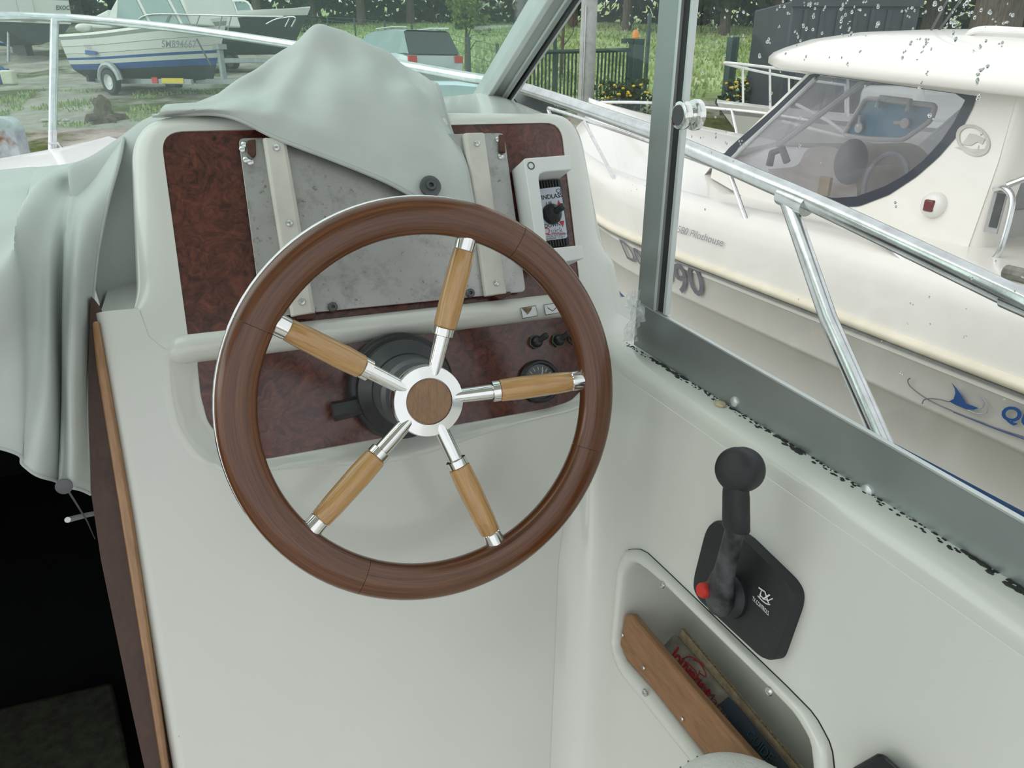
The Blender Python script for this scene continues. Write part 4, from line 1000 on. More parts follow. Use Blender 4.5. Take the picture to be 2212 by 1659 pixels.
# hull graphics
UP_P = Vector((BX-HBW*.978, 0, -.78)); UP_N = Vector((-1, 0, .11)).normalized()
text_px('lettering', '580 Pilothouse', (1461, 501), (1560, 532), (5, -14), UP_P+UP_N*.011, UP_N, mat('grey_print', (.30, .30, .34), .5), pb)
LO_P = Vector((BX-HBW*.970, 0, -1.02)); LO_N = Vector((-1, 0, -.13)).normalized()
text_px('lettering', '90', (1462, 630), (1524, 640), (-14, -62), LO_P+LO_N*.012, LO_N, GREYINK, pb, .01)
text_px('lettering', '3', (1432, 602), (1456, 612), (-12, -55), LO_P+LO_N*.012, LO_N, GREYINK, pb, .01)
text_px('lettering', 'D08', (1352, 556), (1420, 598), (-18, -42), LO_P+LO_N*.012, LO_N, GREYINK, pb, .01)
text_px('lettering', 'QU', (2158, 902), (2236, 925), (12, -28), LO_P+LO_N*.014, LO_N, BLUEINK, pb, .03)
LL = LO_P+LO_N*.014
MB().prism([onp(*p, LL, LO_N) for p in ((2056, 827), (2066, 838), (2076, 852), (2088, 872), (2100, 876), (2115, 882), (2103, 885), (2088, 884), (2068, 876), (2050, 867), (2060, 862), (2064, 850), (2063, 840))], LO_N*.001).build('fin_logo', BLUEINK, pb)
for q, m_ in (([(1966, 817), (1961, 822), (1966, 834), (1985, 850), (2010, 866), (2044, 882), (2080, 897), (2120, 912), (2150, 924), (2212, 944), (2300, 972)], GREYINK), ([(1992, 872), (1996, 864), (2008, 861), (2030, 863), (2050, 868)], GREYINK), ([(2112, 884), (2122, 880), (2125, 870), (2114, 854)], PGREY), ([(2090, 886), (2112, 894), (2128, 893), (2134, 884), (2132, 872), (2122, 860)], PGREY), ([(2060, 890), (2100, 906), (2150, 926), (2212, 948), (2300, 978)], BLUEINK)):
    MB().tube(smooth_line([onp(*p, LL, LO_N) for p in q], 4), .0022, 6).build('logo_stroke', m_, pb)
# deck rails of the neighbour
NR = mat('neighbour_rail', (.74, .74, .75), .22, .8, .1, 30)
rl = [at(2052, 660, 0, 2.28), at(1925, 537, 0, 2.29), at(1790, 457, 0, 2.29), at(1632, 393, 0, 2.29), at(1480, 336, 0, 2.29), at(1400, 305, 0, 2.30), at(1290, 268, 1, 4.35), at(1200, 238, 1, 4.95), at(1184, 236, 1, 5.08), at(1196, 262, 1, 5.0)]
MB().tube(smooth_line(rl, 5), .0125, 10).build('deck_rail', NR, pb)
for a_, c_ in ((at(1575, 372, 0, 2.29), at(1620, 498, 0, 2.275)), (at(1262, 262, 1, 4.5), at(1330, 392, 0, 2.30))): MB().tube([a_, c_], .0105, 8).build('deck_stanchion', NR, pb)
rs = [at(1760, 262, 0, 4.30), at(1640, 243, 0, 4.2), at(1500, 230, 0, 3.95), at(1403, 222, 0, 3.65), at(1305, 221, 0, 3.36), at(1290, 226, 0, 3.33), at(1285, 240, 0, 3.33), at(1288, 275, 0, 3.36)]
MB().tube(smooth_line(rs, 5), .0125, 10).build('deck_rail', NR, pb)
for a_, c_ in ((at(1300, 270, 0, 3.4), at(1328, 330, 0, 3.4)), (at(1580, 236, 0, 4.1), at(1600, 330, 0, 4.1))): MB().tube([a_, c_], .0105, 8).build('deck_stanchion', NR, pb)
MB().tube(smooth_line([Vector((BX-.3, 5.2, -.42)), Vector((BX-.3, 5.25, -.36)), Vector((BX-.05, 5.3, -.36)), Vector((BX-.05, 5.3, -.42))], 4), .012, 8).build('mooring_cleat', NR, pb)
fg = onp(2150, 690, Vector((BX-HBW*.93, 0, -.61)), Vector((0, 0, 1)))
MB().tube([Vector((BX-HBW*.90, 1.46, -.585)), Vector((BX-HBW*.90, .4, -.585))], .022, 10).build('fairlead_strip', mat('mossy_plastic', (.20, .20, .17), .7, 0, .4, 30), pb)
MB().box((3.35, 1.7, -2.05), (.9, 4.4, .12)).build('trailer_frame', STEEL, pb)
for sx_ in (-1, 1):
    MB().lathe((BX+sx_*.75, 1.6, gz(BX+sx_*.75, 1.6)+.30), (1, 0, 0), [(.18, -.09), (.29, -.09), (.31, -.06), (.31, .06), (.29, .09), (.18, .09)], 28).build('trailer_wheel', RUBBER, pb)
    MB().box((BX+sx_*.40, 1.6, -1.88), (.08, 2.4, .34)).build('hull_bunk', STEEL, pb)

# ================================================================== the boatyard
def ground_mat():
    m, nt, b, o = _new('yard_and_meadow'); vec = _co(nt)
    grav = _ramp(nt, _noise(nt, vec, .9, 8, .7), [(.3, (.19, .185, .155)), (.5, (.32, .31, .265)), (.7, (.44, .425, .37))])
    gr2 = _ramp(nt, _noise(nt, vec, 3.0, 8, .7), [(.3, (.045, .065, .018)), (.6, (.105, .125, .04)), (.8, (.17, .165, .075))])
    col = _mix(nt, _ramp(nt, _noise(nt, vec, .33, 6, .65), [(.50, (0, 0, 0)), (.60, (1, 1, 1))]), grav, gr2)
    st = _co(nt, scale=(.22, .22, 1.5))
    mead = _ramp(nt, _noise(nt, st, 1.0, 8, .7), [(.28, (.15, .22, .08)), (.45, (.27, .38, .15)), (.6, (.42, .52, .25)), (.78, (.60, .62, .38))])
    at_ = nt.nodes.new('ShaderNodeAttribute'); at_.attribute_name = 'meadow'
    nt.links.new(_mix(nt, at_.outputs['Fac'], col, mead), b.inputs['Base Color'])
    b.inputs['Roughness'].default_value = .95; b.inputs['Specular IOR Level'].default_value = .1
    _bump(nt, b, _noise(nt, vec, 14, 5), .6, .05); return m
fence_px = [(-900, 58), (0, 46), (450, 62), (712, 96), (835, 112), (955, 156), (1130, 232), (1350, 240), (1560, 205), (1900, 190), (2600, 190)]
fence_pts = [G(*p) for p in fence_px]
def fence_d(lat):
    f = [(p.dot(RV), p.dot(AZ)) for p in fence_pts]
    f.sort()
    for (a, d0), (c, d1) in zip(f, f[1:]):
        if a <= lat <= c: return d0+(d1-d0)*(lat-a)/(c-a+1e-9)
    return f[0][1] if lat < f[0][0] else f[-1][1]
b = MB(); rows_ = []; mead = []
ds_ = [-12, -6, -2, 1, 2.5, 4, 5.5, 7, 8.5, 10, 11.5, 13]+list(np.arange(14, 48, .8))+list(np.arange(48, 150, 6))
rg = random.Random(2)
for d in ds_:
    row = []
    for k in range(121):
        lat = (k-60)/60.0*(14+d*.95 if d > 0 else 14)
        p = RV*lat+AZ*d
        h = rg.uniform(-.03, .03) if d < 26 else rg.uniform(-.06, .06)
        row.append(Vector((p.x, p.y, gz(p.x, p.y)+h))); mead.append(max(0, min(1, (d-fence_d(lat))*.7+.5)))
    rows_.append(row)
b.grid(rows_)
gro = b.build('ground', ground_mat(), None, smooth=0)
a_ = gro.data.attributes.new('meadow', 'FLOAT', 'POINT'); a_.data.foreach_set('value', np.array(mead, dtype=np.float32))
tag(gro, 'gravelly boatyard ground rising to a rough green meadow', None, None, 'structure')

LEAFM = {}
def leafmat(name, c):
    if name not in LEAFM:
        m, nt, bb, o = _new(name); vec = _co(nt)
        f = _noise(nt, vec, 1.3, 5, .7)
        nt.links.new(_ramp(nt, f, [(.25, tuple(x*.45 for x in c)), (.55, c), (.8, tuple(min(1, x*1.55) for x in c))]), bb.inputs['Base Color'])
        bb.inputs['Roughness'].default_value = .7; bb.inputs['Specular IOR Level'].default_value = .15
        LEAFM[name] = m
    return LEAFM[name]
BARK = mat('bark', (.11, .085, .07), .9, 0, .4, 3, .6, 18, stretch=(6, 6, 1))
def crown(name, blobs, n, size, m, parent, seed):
    r_ = random.Random(seed); v = []; f = []
    tot = sum(q[1]**2 for q in blobs)
    for c, rad, sc in blobs:
        for k in range(int(n*rad*rad/tot)):
            d = Vector((r_.gauss(0, 1), r_.gauss(0, 1), r_.gauss(0, 1))).normalized()*rad*(r_.random()**.35)
            p = c+Vector((d.x*sc[0], d.y*sc[1], d.z*sc[2])); s_ = size*r_.uniform(.5, 1.3)
            u = Vector((r_.gauss(0, 1), r_.gauss(0, 1), r_.gauss(0, 1))).normalized(); w = u.cross(Vector((r_.gauss(0, 1), r_.gauss(0, 1), r_.gauss(0, 1)))).normalized()
            i = len(v); v += [tuple(p-u*s_), tuple(p+w*s_*.6), tuple(p+u*s_), tuple(p-w*s_*.6)]; f.append((i, i+1, i+2, i+3))
    mb = MB(); mb.v = v; mb.f = f; mb.w = [(0, 0, 0)]*len(v)
    me = bpy.data.meshes.new(name); me.from_pydata(v, [], f); me.materials.append(m)
    o = bpy.data.objects.new(name, me); COL.objects.link(o); o.parent = parent; o.matrix_parent_inverse = parent_inv(parent); return o
def tree(P, h, rad, tint, label, seed, trunk_r=.25, low=.15, n=1500, leaf=.32, group='trees along the far edge of the meadow', name='tree', cat='tree', branches=4):
    r_ = random.Random(seed); t = thing(name, label, cat, P, group)
    top = P+Vector((r_.uniform(-.3, .3), r_.uniform(-.3, .3), h*.75))
    MB().tube([P-Vector((0, 0, .3)), P+Vector((0, 0, h*.2)), P.lerp(top, .6), top], [trunk_r*1.25, trunk_r, trunk_r*.7, trunk_r*.2], 10).build('trunk', BARK, t)
    for k in range(branches):
        a = r_.uniform(0, 6.28); s0 = P.lerp(top, r_.uniform(.25, .7)); e = s0+Vector((math.cos(a)*rad*.7, math.sin(a)*rad*.7, h*.18))
        MB().tube([s0, s0.lerp(e, .5)+Vector((0, 0, .2)), e], [trunk_r*.35, trunk_r*.22, trunk_r*.06], 6).build('branch', BARK, t)
    bl = []
    for k in range(9):
        a = r_.uniform(0, 6.28); q = r_.uniform(0, .7)*rad
        bl.append((P+Vector((math.cos(a)*q, math.sin(a)*q, h*(low+(1-low)*r_.uniform(.15, .85)))), rad*r_.uniform(.35, .6), (1, 1, .85)))
    crown('crown', bl, n, leaf, leafmat(*tint), t, seed+50)
    return t
DG = ('dark_green_leaves', (.035, .055, .030)); MG = ('mid_green_leaves', (.055, .085, .038)); OG = ('olive_leaves', (.085, .10, .04)); BG = ('bluish_green_leaves', (.030, .055, .042)); LG = ('fresh_green_leaves', (.16, .23, .05))
spec = [(-120, 60, DG), (40, 56, MG), (190, 60, BG), (330, 57, DG), (470, 60, OG), (590, 57, MG), (700, 61, DG), (800, 58, BG), (900, 60, DG), (1010, 62, BG), (1120, 58, MG), (1230, 55, DG), (1340, 52, OG), (1450, 50, DG), (1540, 47, MG), (1640, 46, OG)]
words = ['far behind the moored boat with dark name', 'above the boat on stands', 'behind the trailer boat stern', 'over the trailer boat windscreen', 'behind the trailer boat bow', 'behind the dark-hulled boat windscreen', 'straight above the cover peak', 'beyond the parked silver car', 'beyond the small round meadow tree', 'touching the windscreen pillar top', 'just past the windscreen pillar', 'behind the pale utility pole', 'between pole and window post', 'behind the grey window post', 'above the round window knob', 'behind the dark container']
kindw = {DG[0]: 'dark', MG[0]: 'mid-green', OG[0]: 'olive', BG[0]: 'blue-green'}
for i, (px, d, tint) in enumerate(spec):
    tree(Gd(px, d+rg.uniform(-1, 1)), rg.uniform(10, 13), rg.uniform(3.8, 4.8), tint, '%s tree of the meadow edge %s' % (kindw[tint[0]], words[i]), 100+i, .28, .03, 1900, .42)
for i, (px, d, tint, w) in enumerate([(1740, 36, DG, 'just over the neighbour roof front'), (1850, 30, OG, 'with a thick brown trunk above the neighbour roof'), (1960, 33, DG, 'behind the roof aerials'), (2090, 28, MG, 'with the thickest trunk at the upper right'), (2240, 32, DG, 'in the upper right corner')]):
    tree(Gd(px, d), 10, 3.6, tint, '%s tree %s' % (kindw[tint[0]], w), 300+i, .75 if i in (1, 3) else .35, .22, 1500, .34, 'large trees behind the neighbouring boat')
und = MB(); r_ = random.Random(9); v = []; f = []
for k in range(9000):
    px = r_.uniform(-500, 2700); d = (62 if px < 1300 else 62-(px-1300)/900*22)+r_.uniform(0, 3); P = Gd(px, d); P.z += abs(r_.gauss(0, 2.6)); s_ = r_.uniform(.25, .6)
    u = Vector((r_.gauss(0, 1), r_.gauss(0, 1), r_.gauss(0, 1))).normalized(); w = u.orthogonal().normalized(); i = len(v)
    v += [tuple(P-u*s_), tuple(P+w*s_*.7), tuple(P+u*s_), tuple(P-w*s_*.7)]; f.append((i, i+1, i+2, i+3))
me = bpy.data.meshes.new('undergrowth'); me.from_pydata(v, [], f); me.materials.append(leafmat(*DG)); o = bpy.data.objects.new('undergrowth', me); COL.objects.link(o)
tag(o, 'dense dark green undergrowth along the far edge of the meadow', 'undergrowth', None, 'stuff')
# meadow grass and tufts in the yard
v = []; f = []; c_ = 0
for k in range(30000):
    if k < 22000:
        px = r_.uniform(500, 2300); d = r_.uniform(20, 60); P = Gd(px, d)
        if d < fence_d(P.dot(RV)): continue
        h = r_.uniform(.08, .22)
    else:
        px = r_.uniform(-100, 620); py = r_.uniform(196, 275); P = G(px, py); h = r_.uniform(.03, .11)
        if math.sin(P.x*1.3+2)*math.sin(P.y*1.7)+.35*math.sin(P.x*4.1) < .15: continue
    a = r_.uniform(0, 6.28); w = Vector((math.cos(a), math.sin(a), 0))*h*.35; i = len(v)
    v += [tuple(P-w), tuple(P+w), tuple(P+Vector((r_.uniform(-.5, .5)*h, r_.uniform(-.5, .5)*h, h)))]; f.append((i, i+1, i+2))
me = bpy.data.meshes.new('grass_tufts'); me.from_pydata(v, [], f); me.materials.append(leafmat('meadow_grass', (.32, .42, .17))); o = bpy.data.objects.new('grass_tufts', me); COL.objects.link(o)
tag(o, 'short tufts of green and straw-coloured grass over yard and meadow', 'grass', None, 'stuff')
tree(Gd(1012, 25.5), 2.35, .85, LG, 'small round fresh-green tree standing in the meadow by the fence', 401, .07, .42, 1500, .075, None, 'small_tree')
t_ = thing('bare_sapling', 'thin leafless sapling between windscreen pillar and utility pole', 'sapling', Gd(1208, 24)); P = Gd(1208, 24)
MB().tube([P, P+Vector((.05, 0, 1.6)), P+Vector((0, 0, 3.2))], [.06, .05, .02], 7).build('trunk', BARK, t_)
for k in range(9):
    s0 = P+Vector((0, 0, .9+k*.25)); a = k*2.4; MB().tube([s0, s0+Vector((math.cos(a)*.35, math.sin(a)*.35, .4)), s0+Vector((math.cos(a)*.5, math.sin(a)*.5, .9))], [.025, .015, .005], 5).build('branch', BARK, t_)
sh = thing('dark_shrub', 'small dark shrub alone in the meadow right of the dark-hulled boat', 'shrub', Gd(685, 47))
crown('foliage', [(Gd(685, 47)+Vector((0, 0, .75)), .75, (.6, .6, 1)), (Gd(690, 47)+Vector((0, 0, 1.4)), .4, (.8, .8, .6))], 350, .10, leafmat(*DG), sh, 7)
# fence
FG = mat('green_fence_paint', (.035, .075, .065), .5, 0, .1)
fen = thing('wire_fence', 'thin dark green post and wire fence between yard and meadow', 'fence', G(835, 112))
fp = [(640, 82), (712, 95), (770, 102), (835, 113), (893, 130), (953, 152), (1015, 178), (1075, 205)]
for px, py in fp:
    P = G(px, py); MB().tube([P-Vector((0, 0, .1)), P+Vector((0, 0, 1.25))], .045, 6).build('post', FG, fen)
for h in (.15, .45, .75, 1.05, 1.2):
    MB().tube([G(*p)+Vector((0, 0, h)) for p in fp], .007, 4).build('wire', FG, fen)
gate = thing('sliding_gate', 'dark green barred sliding gate in front of the meadow', 'gate', G(1240, 246))
ga, gb = G(1100, 252), G(1352, 240); gh = 1.30
MB().tube([ga+Vector((0, 0, gh)), gb+Vector((0, 0, gh))], .05, 6).build('top_bar', FG, gate)
MB().tube([ga+Vector((0, 0, .12)), gb+Vector((0, 0, .12))], .05, 6).build('bottom_bar', FG, gate)
for k in range(32):
    P = ga.lerp(gb, (k+.5)/32); MB().box(P+Vector((0, 0, gh/2+.06)), (.032, .032, gh-.1)).build('bar', FG, gate)
gpost = thing('gate_post', 'thick dark green gate post carrying an orange beacon', 'post', G(1366, 240))
P = G(1366, 240); MB().box(P+Vector((0, 0, .75)), (.26, .26, 1.55)).build('column', FG, gpost, bevel=.01); MB().box(P+Vector((-.1, 0, 1.48)), (.5, .2, .10)).build('roller_bracket', FG, gpost)
MB().lathe(P+Vector((-.04, 0, 1.53)), (0, 0, 1), [(.09, 0), (.09, .04), (.075, .05), (.07, .14), (.04, .18), (0, .185)], 16).build('beacon', mat('orange_beacon', (.75, .28, .04), .4), gpost)
for i, (px, py, h, r0, lab) in enumerate(((1390, 232, 2.0, .05, 'thin green fence post just right of the gate post'), (1196, 225, 1.9, .05, 'thin green post behind the left half of the gate'), (1566, 250, 1.6, .13, 'dark green post beside the window knob'), (1622, 255, 1.7, .09, 'dark green post left of the dark container'))):
    P = G(px, py); MBo = MB().tube([P-Vector((0, 0, .1)), P+Vector((0, 0, h)), P+Vector((0, 0, h+.02))], [r0, r0, r0*.6], 8).build('fence_post', FG, None); tag(MBo, lab, 'post', 'single green posts near the gate')
P = Gd(1262, 17); ut = thing('utility_pole', 'tall pale concrete utility pole behind the gate', 'pole', P)
MB().tube([P-Vector((0, 0, .3)), P+Vector((0, 0, 3)), P+Vector((.02, 0, 8))], [.185, .17, .14], 14).build('shaft', mat('pale_concrete', (.44, .44, .43), .85, 0, .12, 8), ut)
MB().tube([P+Vector((-.16, -.14, .2)), P+Vector((-.15, -.13, 2.2))], .02, 6).build('cable_guard', STEEL, ut)
# yellow flowering bushes
YF = mat('yellow_petals', (.75, .52, .03), .7, 0, .1)
for i, (px, py, lab) in enumerate(((1345, 262, 'low bush with yellow flowers in front of the gate post'), (1610, 262, 'low bush with yellow flowers beside the dark container'))):
    P = G(px, py); t_ = thing('flower_bush', lab, 'bush', P, 'yellow flowering bushes')
    bl = [(P+Vector((k*.35-.35, 0, .45)), .42, (1, .8, 1)) for k in range(3)]
    crown('foliage', bl, 700, .06, leafmat(*MG), t_, 60+i)
    for k in range(26):
        q = P+RV*r_.uniform(-.6, .6)-AZ*r_.uniform(.1, .4)+Vector((0, 0, r_.uniform(.35, .85))); MB().sphere(q, .035, 7, 5, (1, 1, .7)).build('flower', YF, t_)
# dark container
P = Gd(1752, 15.5); cn = thing('dark_container', 'dark slate-grey container behind the neighbouring boat', 'container', P); CM = mat('slate_container', (.045, .052, .065), .6, 0, .15, 3)
ax_ = (RV, AZ, Vector((0, 0, 1)))
MB().box(P+Vector((0, 0, 1.12)), (2.3, 2.2, 2.25), ax_).build('shell', CM, cn, bevel=.03)
for k in range(7): MB().box(P-AZ*1.11+RV*(-.9+k*.3)+Vector((0, 0, 1.1)), (.07, .05, 2.0), ax_).build('rib', CM, cn)
MB().box(P-AZ*1.12+Vector((0, 0, 2.2)), (2.34, .06, .10), ax_).build('top_rail', CM, cn)

# ------------------------------------------------------------------ generic hull used by the boats in the yard
def frame(P, fwd): 
    fwd = Vector((fwd.x, fwd.y, 0)).normalized(); left = Vector((-fwd.y, fwd.x, 0))
    return Matrix(((fwd.x, left.x, 0, P.x), (fwd.y, left.y, 0, P.y), (0, 0, 1, P.z), (0, 0, 0, 1)))
def hull(t, M, L, B, levels, bands, n=22, s0=.45, rake=.16, tag_='hull'):
    # levels: (half-beam fraction, height, bow rise); bands: (first level, last level, name, material)
    z0, z1 = levels[0][1], levels[-1][1]
    def pt(s, lv, side):
        f_, z, rise = lv; k = 1-max(0, (s-s0)/(1-s0))**2.4
        Lj = L*(1-rake*(z0-z)/(z0-z1)); return Vector((s*Lj, side*B/2*f_*k, z+rise*s*s))
    for a, c, nm, m in bands:
        b = MB(M)
        for side in (-1, 1): b.grid([[pt(s, lv, side) for lv in levels[a:c+1]] for s in np.linspace(0, 1, n)])
        ring = [pt(0, lv, -1) for lv in levels[a:c+1]]+[pt(0, lv, 1) for lv in reversed(levels[a:c+1])]
        b.add(ring, [tuple(range(len(ring)))])
        b.build(nm, m, t, smooth=40)
    b = MB(M); b.grid([[pt(s, levels[0], -1)*1.0, Vector((s*L, 0, levels[0][1]+levels[0][2]*s*s+.04)), pt(s, levels[0], 1)] for s in np.linspace(0, 1, n)]); b.build('deck_skin', GELB2, t, smooth=60)
    return pt
GELB2 = gelcoat('chalky_white_gelcoat', (.72, .73, .68), dirt=0, rough=.4)
ANTI = mat('blue_antifouling', (.035, .10, .32), .6, 0, .25, 3)
DKANTI = mat('dark_antifouling', (.035, .045, .05), .7, 0, .3, 3)
GALV = mat('galvanised_steel', (.36, .38, .39), .5, .6, .15, 10)
TINT = mat('tinted_cabin_glass', (.22, .33, .32), .08, 0, .1, 2)
def wheel_part(t, c, axis, r, w):
    MB().lathe(c, axis, [(r*.62, -w/2), (r*.93, -w/2), (r, -w*.32), (r, w*.32), (r*.93, w/2), (r*.62, w/2)], 28, None, False).build('tyre', RUBBER, t)
    h = MB().lathe(c, axis, [(0, -w*.2), (r*.25, -w*.25), (r*.3, -w*.12), (r*.55, -w*.12), (r*.64, -w*.45), (r*.64, w*.45), (r*.55, w*.12), (r*.3, w*.12), (r*.25, w*.25), (0, w*.2)], 24, None, False).build('wheel_rim', mat('white_steel_rim', (.72, .72, .70), .4) if 'white_steel_rim' not in MATS else MATS['white_steel_rim'], t)
    return h
# --- white and blue trailer boat
fw = (RV*math.cos(.52)-AZ*math.sin(.52)); P0 = G(246, 205); M = frame(P0, fw)@Matrix.Translation((-1.75, .95, 0)); Mi = M
tb = thing('trailer_boat', 'white and blue cabin boat on a galvanised trailer, number on its bow', 'boat', P0)
lv = [(.98, 1.50, .30), (1.0, 1.44, .28), (.985, 1.36, .26), (.97, 1.20, .22), (.96, 1.19, .22), (.94, 1.02, .18), (.93, 1.01, .18), (.91, .92, .16), (.90, .86, .15), (.87, .76, .14), (.85, .70, .15), (.80, .62, .12), (.55, .45, .04), (.02, .33, .02)]
pt = hull(tb, M, 5.5, 2.1, lv, [(0, 1, 'gunwale', GELB2), (1, 2, 'rub_strip', mat('grey_rub_strip', (.30, .32, .30), .5)), (2, 3, 'hull_side', GELB2), (3, 4, 'hull_step', MATS['grey_rub_strip']), (4, 5, 'hull_side', GELB2), (5, 6, 'hull_step', MATS['grey_rub_strip']), (6, 7, 'hull_side', GELB2), (7, 8, 'blue_stripe', BLUEINK), (8, 9, 'hull_side', GELB2), (9, 11, 'blue_band', ANTI), (11, 13, 'bottom_paint', DKANTI)])
sP = P0; sN = -Vector((-fw.y, fw.x, 0)); sN = sN if sN.dot(AZ) < 0 else -sN
def TBp(px, py, off=0): return onp(px, py, sP+sN*off, sN)
cab = [(228, 54), (240, 18), (262, -22), (388, -24), (414, 54)]
MB().prism([TBp(*p, -.10) for p in cab], -sN*1.5).build('cabin', GELB2, tb, bevel=.04)
for q in ([(252, 51), (256, -12), (288, -12), (320, 51)], [(296, -12), (354, -12), (388, 51), (328, 51)], [(362, -12), (382, -12), (411, 51), (396, 51)]):
    MB().prism([TBp(*p, -.09) for p in q], sN*.01).build('cabin_window', TINT, tb)
MB().prism([TBp(*p, -.15) for p in ((176, 48), (232, 20), (240, 60), (176, 62))], -sN*1.4).build('aft_canopy', GELB2, tb, bevel=.05)
MB().sphere(TBp(180, 60, 0), .13, 12, 8, (1.5, 1, .8)).build('fender', GELB2, tb)
MB().tube(smooth_line([TBp(*p, -.05) for p in ((292, 60), (300, 42), (330, 31), (420, 32), (520, 35), (612, 36))], 4), .018, 7).build('bow_rail', RAIL, tb)
for a_, c_ in (((352, 60), (366, 32)), ((420, 66), (432, 32)), ((470, 72), (480, 34)), ((490, 74), (500, 34))): MB().tube([TBp(*a_, -.05), TBp(*c_, -.05)], .014, 6).build('rail_stanchion', RAIL, tb)
a0, a1 = TBp(349, 101, 0), TBp(424, 99, 0)
e0 = onp(349, 102, M@Vector((3.6, -.92, 1.3)), sN) ; e1 = onp(424, 100, M@Vector((3.6, -.92, 1.3)), sN)
text_px('lettering', 'SM894667', (349, 102), (424, 103), (0, -15), M@Vector((3.9, -.995, 1.3))+sN*.10, (sN+fw*.10).normalized(), GREYINK, tb, .02)
MB().prism([onp(*p, M@Vector((1.2, -1.03, 1.1)), sN) for p in ((184, 108), (209, 111), (209, 119), (185, 118))], sN*.01).build('blue_decal', BLUEINK, tb)
text_px('lettering', 'PHIL', (181, 106), (196, 106), (0, -10), M@Vector((1.2, -1.04, 1.2)), sN, PGREY, tb)
MB().tube([TBp(425, 84, .10), TBp(455, 141, .05)], .02, 6).build('winch_strap', GREYM, tb)
trl = thing('boat_trailer', 'galvanised trailer with white steel wheels under the white and blue boat', 'trailer', P0)
zc = .32
for sy in (-1, 1): MB(M).box((2.4, sy*.62, .34), (4.4, .08, .12)).build('frame_rail', GALV, trl)
MB(M).box((4.9, 0, .34), (1.8, .10, .12)).build('drawbar', GALV, trl)
MB(M).box((1.75, 0, .32), (.1, 1.8, .1)).build('axle', GALV, trl)
for sy in (-1, 1):
    wheel_part(trl, M@Vector((1.75, sy*.95, zc)), M.to_3x3()@Vector((0, 1, 0)), .31, .17)
    MB(M).tube([(1.75+.42*math.cos(a), sy*.95, zc+.42*math.sin(a)) for a in np.linspace(.1, math.pi-.1, 12)], [.09]*12, 8).build('mudguard', GALV, trl)
MB(M).box((5.05, 0, .80), (.10, .12, .85)).build('winch_post', GALV, trl)
MB(M).box((5.0, 0, 1.15), (.35, .25, .12)).build('winch', GALV, trl)
MB(M).box((3.9, -.66, .36), (.85, .03, .12)).build('number_board', mat('yellow_board', (.70, .55, .05), .5), trl)
MB(M).box((3.2, -.67, .37), (.22, .03, .14)).build('tail_lamp', REDP, trl)
MB(M).box((.55, 0, .40), (.10, 1.7, .16)).build('rear_beam', DKANTI, trl)
# --- dark hulled boat further back
fw2 = (RV*math.cos(.25)-AZ*math.sin(.25)); P1 = Gd(470, 27); M2 = frame(P1, fw2)@Matrix.Translation((-1.2, 0, .35))
db = thing('dark_hull_boat', 'open motor boat with black hull sides and arched windscreen behind the trailer boat', 'boat', P1)
BLKH = mat('black_hull_paint', (.03, .038, .045), .35, 0, .2, 4)
hull(db, M2, 5.4, 2.0, [(.97, 1.32, .18), (1, 1.22, .16), (.98, 1.14, .15), (.9, .75, .12), (.82, .45, .12), (.5, .25, .03), (.02, .12, .02)], [(0, 2, 'gunwale', GELB2), (2, 4, 'hull_side', BLKH), (4, 6, 'bottom_paint', DKANTI)])
dP = M2@Vector((2.6, -.3, 0)); dN = -Vector((-fw2.y, fw2.x, 0)); dN = dN if dN.dot(AZ) < 0 else -dN
def DB(px, py, off=0): return onp(px, py, dP+dN*off, dN)
MB().prism([DB(*p, .1) for p in ((462, 58), (478, 45), (492, 26), (530, 24), (545, 30), (553, 62))], -dN*.9).build('console', GELB2, db, bevel=.05)
MB().prism([DB(*p, .12) for p in ((480, 36), (486, 14), (505, 4), (532, 6), (545, 26), (520, 25), (495, 27))], -dN*.03).build('windscreen', TINT, db)
MB().tube(smooth_line([DB(*p, .14) for p in ((475, 38), (480, 16), (500, 3), (535, 5), (550, 40), (552, 60))], 4), .035, 7).build('windscreen_frame', mat('white_tube2', (.8, .8, .78), .35), db)
MB().tube([DB(505, 4, .14), DB(513, 27, .14)], .03, 6).build('windscreen_strut', MATS['white_tube2'], db)
MB().tube(smooth_line([DB(*p, .5) for p in ((575, 52), (595, 42), (615, 38), (638, 38), (630, 58))], 4), .022, 6).build('pulpit', RAIL, db)
MB().tube([DB(625, 40, .5), DB(616, 58, .5)], .02, 6).build('pulpit_leg', RAIL, db)
MB().tube(smooth_line([DB(*p, .6) for p in ((410, 42), (440, 35), (452, 50))], 4), .02, 6).build('stern_rail', RAIL, db)
MB(M2).box((2.4, 0, -.05), (5.2, 1.2, .14)).build('trailer_frame', GALV, db)
for sy in (-1, 1): wheel_part(db, M2@Vector((1.6, sy*.9, -.04)), M2.to_3x3()@Vector((0, 1, 0)), .31, .18)
MB(M2).box((5.3, 0, .35), (.12, .12, .9)).build('winch_post', GALV, db)
MB(M2).tube([(4.4, 0, -.05), (6.6, 0, .05)], .06, 6).build('drawbar', GALV, db)
